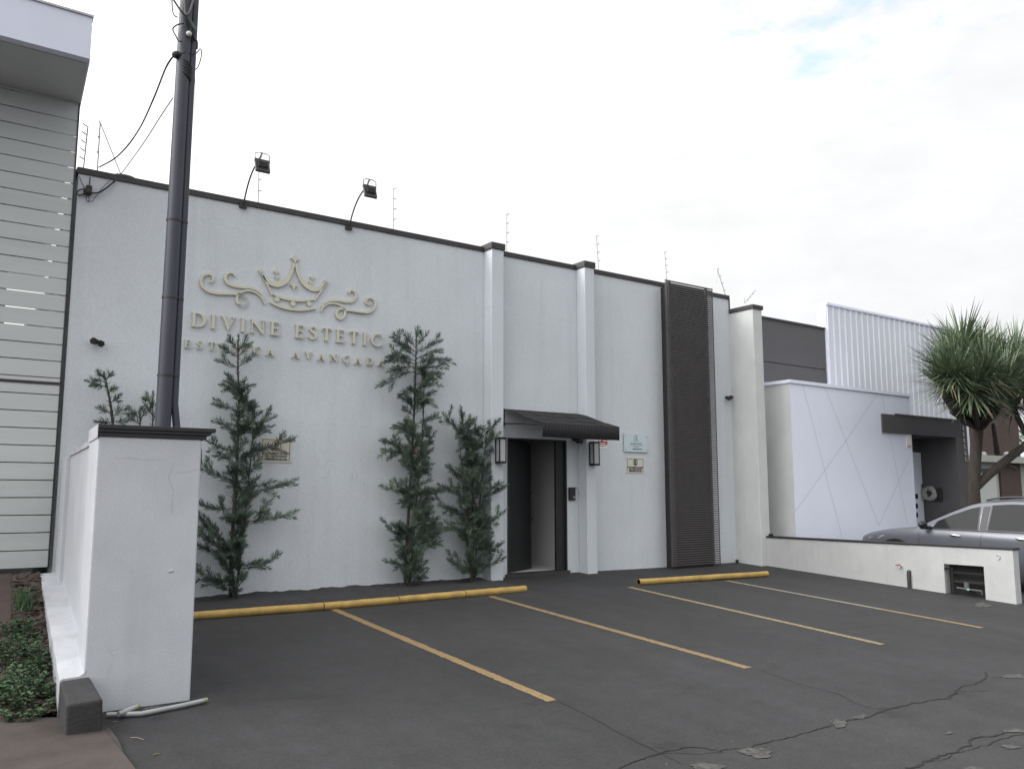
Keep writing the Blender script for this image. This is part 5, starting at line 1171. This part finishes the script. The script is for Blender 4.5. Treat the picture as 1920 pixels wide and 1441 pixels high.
# greenery beyond the brick house
def bush(c, rx, ry, rz, n, lb, seed, name='bush'):
    rr = random.Random(seed); root = thing(name, (c[0], c[1], gz(c[0], c[1])), lb, 'tree'); m = MB(); tk = MB(); tk.tube([(c[0], c[1], -.3), (c[0], c[1], c[2])], [.15, .06], 7)
    for k in range(9):
        a_ = rr.uniform(0, 6.28); tk.tube([(c[0], c[1], c[2]-rz*rr.uniform(.2, .9)), (c[0]+rx*.7*math.cos(a_), c[1]+ry*.7*math.sin(a_), c[2]+rz*rr.uniform(-.3, .6))], .03, 4)
    cl = [(rr.gauss(0, .5), rr.gauss(0, .5), rr.gauss(0, .5), rr.uniform(.2, .45)) for _ in range(26)]
    for i in range(n):
        q = rr.choice(cl); d_ = Vector((rr.gauss(0, 1), rr.gauss(0, 1), rr.gauss(0, 1))).normalized()*q[3]*rr.random()**.4; p = Vector((c[0]+rx*(q[0]+d_.x), c[1]+ry*(q[1]+d_.y), c[2]+rz*(q[2]+d_.z))); u_ = Vector((rr.gauss(0, 1), rr.gauss(0, 1), rr.gauss(0, .6))).normalized()*.09; v_ = u_.orthogonal().normalized()*.04
        m.add([p, p+u_*.5+v_, p+u_, p+u_*.5-v_], [(0, 1, 2, 3)])
    m.build('crown', M_HEDGE, root); tk.build('trunk', M_BARK, root)
q = atY(1916, 815, 17); bush((q.x+1.2, 17, q.z), 1.6, 1.4, 1.3, 2600, 'light green leafy tree at the right edge beyond the brick house', 5, 'garden_tree')

# ------------------------------------------------------------------ parked car
def car():
    X0 = 15.0; nose_y = 9.83; g_n = gz(15.9, nose_y); slope = math.atan(.057)
    root = bpy.data.objects.new('parked_car', None); COL.objects.link(root); root.location = (X0+.9, nose_y, g_n); root.rotation_euler = (0, 0, 0)
    root.rotation_euler = (slope, 0, 0); root['_o'] = (0, 0, 0); tag(root, 'metallic grey car parked nose in behind the low wall', 'car')
    # local axes: x across (driver's side -x), y = -u (u runs from nose to tail), z up
    def topline(u):      # centre-line height of hood / deck
        return float(np.interp(u, [0, .06, .2, .5, .9, 1.25, 4.1, 4.3, 4.4], [.60, .70, .765, .835, .90, .955, 1.02, .98, .90]))
    def belt(u): return float(np.interp(u, [0, .06, .2, .5, .9, 1.25, 2.2, 3.2, 4.1, 4.4], [.56, .655, .70, .775, .855, .905, .955, .99, 1.02, .95]))
    def hw(u): return .90*float(np.interp(u, [0, .05, .15, .35, .7, 1.2, 3.2, 4.0, 4.3, 4.4], [.70, .78, .86, .93, .975, .995, 1.0, .97, .90, .82]))
    us = [0, .03, .06, .1, .15, .2, .3, .4, .5, .6, .7, .8, .9, 1.0, 1.1, 1.2, 1.3]+[1.4+.15*i for i in range(20)]+[4.3, 4.36, 4.4]
    def sect(u):
        b_ = belt(u); h = hw(u); zt = topline(u); lo_ = .22+.10*max(0, 1-u/.3)
        return [(-h*.90, lo_), (-h*.97, lo_+.1), (-h*1.0, lo_+(b_-lo_)*.45), (-h*.992, lo_+(b_-lo_)*.68), (-h*1.0, lo_+(b_-lo_)*.80), (-h*.975, b_-.03), (-h*.94, b_), (-h*.80, b_+(zt-b_)*.55), (-h*.5, b_+(zt-b_)*.9), (0, zt)]
    m = MB(); vs = []; 
    for u in us:
        s_ = sect(u); full = s_+[(-a, b_) for a, b_ in s_[-2::-1]]
        vs += [(a, -u, b_) for a, b_ in full]
    k_ = len(full); m.add(vs, [(i*k_+j, i*k_+j+1, (i+1)*k_+j+1, (i+1)*k_+j) for i in range(len(us)-1) for j in range(k_-1)])
    m.add(vs[:k_], [tuple(range(k_))]); m.add(vs[-k_:], [tuple(range(k_))]); body = m.build('body', M_CARPAINT, root, smooth=True, origin=(0, 0, 0))
    # greenhouse
    def roof(u): return float(np.interp(u, [1.22, 1.5, 1.8, 2.1, 2.35, 2.8, 3.3, 3.8, 4.1, 4.3], [.945, 1.10, 1.26, 1.40, 1.47, 1.525, 1.535, 1.47, 1.30, 1.03]))
    def side(u, z): return -(hw(u)*.935-(z-belt(u))*.42)
    m = MB(); vs = []; gu = [1.22+.1*i for i in range(31)]+[4.3]
    for u in gu:
        b_ = belt(u)-.01; rf_ = max(roof(u), b_+.012); ze = rf_-min(.05, (rf_-b_)*.3)
        s_ = [(side(u, b_), b_), (side(u, b_+(ze-b_)*.5), b_+(ze-b_)*.5), (side(u, ze), ze), (side(u, ze)*.93, rf_-.012*(1 if rf_-b_ > .1 else .2)), (side(u, ze)*.6, rf_+.008), (0, rf_+.018)]
        full = s_+[(-a, b2) for a, b2 in s_[-2::-1]]; vs += [(a, -u, b2) for a, b2 in full]
    k_ = len(full); m.add(vs, [(i*k_+j, i*k_+j+1, (i+1)*k_+j+1, (i+1)*k_+j) for i in range(len(gu)-1) for j in range(k_-1)]); m.add(vs[-k_:], [tuple(range(k_))]); m.build('roof', M_CARPAINT, root, smooth=True, origin=(0, 0, 0))
    def pane(name, outline, sg, off, mt, par):
        m = MB(); n = len(outline); vs = [(sg*(-(side(u, z))+off), -u, z) for u, z in outline]; m.add(vs, [tuple(range(n))] if sg > 0 else [tuple(range(n-1, -1, -1))]); return m.build(name, mt, par, origin=(0, 0, 0))
    def strip_edge(u0, u1, inset): return [(u0+(u1-u0)*i/10, roof(u0+(u1-u0)*i/10)-inset) for i in range(11)]
    for sg in (-1, 1):
        f = [(1.52, belt(1.52)+.02), (2.30, belt(2.3)+.025)]+strip_edge(2.27, 1.60, .085)
        r_ = [(2.48, belt(2.48)+.025), (3.35, belt(3.35)+.03)]+strip_edge(3.30, 2.49, .085)
        q_ = [(3.45, belt(3.45)+.03), (3.95, belt(3.95)+.03)]+strip_edge(3.75, 3.46, .09)
        for k, (nm, ol) in enumerate((('front_window', f), ('rear_window', r_), ('quarter_window', q_))):
            cx_ = sum(p[0] for p in ol)/len(ol); cz_ = sum(p[1] for p in ol)/len(ol); big = [(cx_+(u-cx_)*1.035+(.012 if u > cx_ else -.012), cz_+(z-cz_)*1.06) for u, z in ol]
            fr2 = pane('window_seal', big, sg, .006, M_CARBLK, root); pane(nm, ol, sg, .010, M_CARGLASS, fr2)
        # pillar applique between the doors
        m = MB(); m.add([(sg*(-side(u, z)+.008), -u, z) for u, z in ((2.335, belt(2.33)+.02), (2.445, belt(2.44)+.02), (2.445, roof(2.44)-.09), (2.335, roof(2.33)-.095))], [(0, 1, 2, 3)]); m.build('door_pillar', mat('car_pillar_grey', (.06, .06, .065), .6), root, origin=(0, 0, 0))
        # panel gaps
        def bodyw(u, z):
            s_ = sect(u); zs = [p[1] for p in s_[:7]]; ws = [-p[0] for p in s_[:7]]; return float(np.interp(z, zs, ws))
        m = MB()
        for (ua, ub) in ((1.28, 1.33), (2.39, 2.36), (3.40, 3.30)):
            z0_, z1_ = .32, belt(ua)-.004; n = 10
            for i in range(n):
                za, zb = z0_+(z1_-z0_)*i/n, z0_+(z1_-z0_)*(i+1)/n; u_a = ub+(ua-ub)*i/n; u_b = ub+(ua-ub)*(i+1)/n
                m.quad((sg*(bodyw(u_a, za)+.002), -u_a, za), (sg*(bodyw(u_a, za)+.002), -u_a-.007, za), (sg*(bodyw(u_b, zb)+.002), -u_b-.007, zb), (sg*(bodyw(u_b, zb)+.002), -u_b, zb))
        m.tube([(sg*(bodyw(1.3+2.5*i/20, belt(1.3+2.5*i/20)-.002)+.002), -(1.3+2.5*i/20), belt(1.3+2.5*i/20)+.004) for i in range(21)], .006, 5); m.build('panel_gap', M_CARBLK, root, origin=(0, 0, 0))
        for u in (1.95, 3.05):
            z = belt(u)-.09; m = MB(); x = sg*(bodyw(u, z)+.018); m.sphere((x, -u, z), .1, 12, 8, sc=(.22, 1.05, .19)); hd = m.build('door_handle', M_CHROME, root, smooth=True, origin=(0, 0, 0))
        # mirror
        m = MB(); x = sg*(hw(1.45)*.935+.14); m.sphere((x, -1.42, belt(1.45)+.075), .1, 14, 10, sc=(1.15, .62, .68)); m.tube([(sg*hw(1.5)*.92, -1.5, belt(1.5)+.02), (x, -1.44, belt(1.45)+.04)], .028, 8); m.build('mirror', M_CARBLK, root, smooth=True, origin=(0, 0, 0))
        # roof rail
        m = MB(); m.tube([(sg*.60, -(2.35+.13*i), roof(2.35+.13*i)+.012+.028*min(1, i/1.5, (10-i)/1.5)) for i in range(11)], .016, 7); m.build('roof_rail', M_CARBLK, root, smooth=True, origin=(0, 0, 0))
        # head lamp
        m = MB(); ol = [(.07, .60), (.30, .665), (.62, .735), (.50, .665), (.22, .585)]; m.add([(sg*(bodyw(u, z)+.006), -u, z) for u, z in ol], [tuple(range(5))]); hl = m.build('headlight', M_LAMPG, root, origin=(0, 0, 0))
        m = MB(); ol = [(.10, .575), (.26, .60), (.20, .56)]; m.add([(sg*(bodyw(u, z)+.008), -u, z) for u, z in ol], [(0, 1, 2)]); m.build('lamp_inner', M_CARBLK, hl, origin=(0, 0, 0))
        for u in (.86, 3.50):
            m = MB(); m.tube([(sg*.905, -u, .33), (sg*.55, -u, .33)], .36, 28); m.build('wheel_arch', M_CARBLK, root, origin=(0, 0, 0))
            m = MB(); m.tube([(sg*.912, -u, .33), (sg*.70, -u, .33)], .325, 28); wh = m.build('wheel', M_TYRE, root, smooth=True, origin=(0, 0, 0))
            m = MB(); m.tube([(sg*.918, -u, .33), (sg*.9125, -u, .33)], .235, 24)
            for k in range(5):
                a_ = k*1.2566; m.tube([(sg*.921, -u, .33), (sg*.921, -u+.22*math.cos(a_), .33+.22*math.sin(a_))], .02, 6)
            m.build('rim', M_CHROME, wh, origin=(0, 0, 0))
    m = MB(); gl = []     # windscreen
    for u, s_ in ((1.27, .90), (1.5, .88), (1.8, .86), (2.1, .84)): gl.append([(x*s_*abs(side(u, max(belt(u), roof(u)-.05))), -u, roof(u)+.018*(1-abs(x))+.010) for x in (-1, -.5, 0, .5, 1)])
    m.add([p for g in gl for p in g], [(i*5+j, i*5+j+1, (i+1)*5+j+1, (i+1)*5+j) for i in range(3) for j in range(4)]); m.build('windscreen', M_CARGLASS, root, smooth=True, origin=(0, 0, 0))
    m = MB(); m.box(-.55, .55, -.0, .012, .36, .56); m.build('grille', M_CARBLK, root, origin=(0, 0, 0))
car()

# street side behind the camera, so that glass and paint have something to mirror
def far_house(x0, x1, y0, y1, h, lb, m_):
    r = thing('street_house', ((x0+x1)/2, (y0+y1)/2, gz(x0, y0)), lb, 'house'); m = MB(); m.box(x0, x1, y0, y1, -1.2, h); m.build('wall', m_, r)
    m = MB(); m.box(x0-.2, x1+.2, y0-.2, y1+.2, h+.001, h+.25); m.build('roof', M_BROWN, r)

for o in bpy.data.objects:
    for k in ('_o', '_c'):
        if k in o: del o[k]
print('faces', n1_, n2_, n3_, n4_)
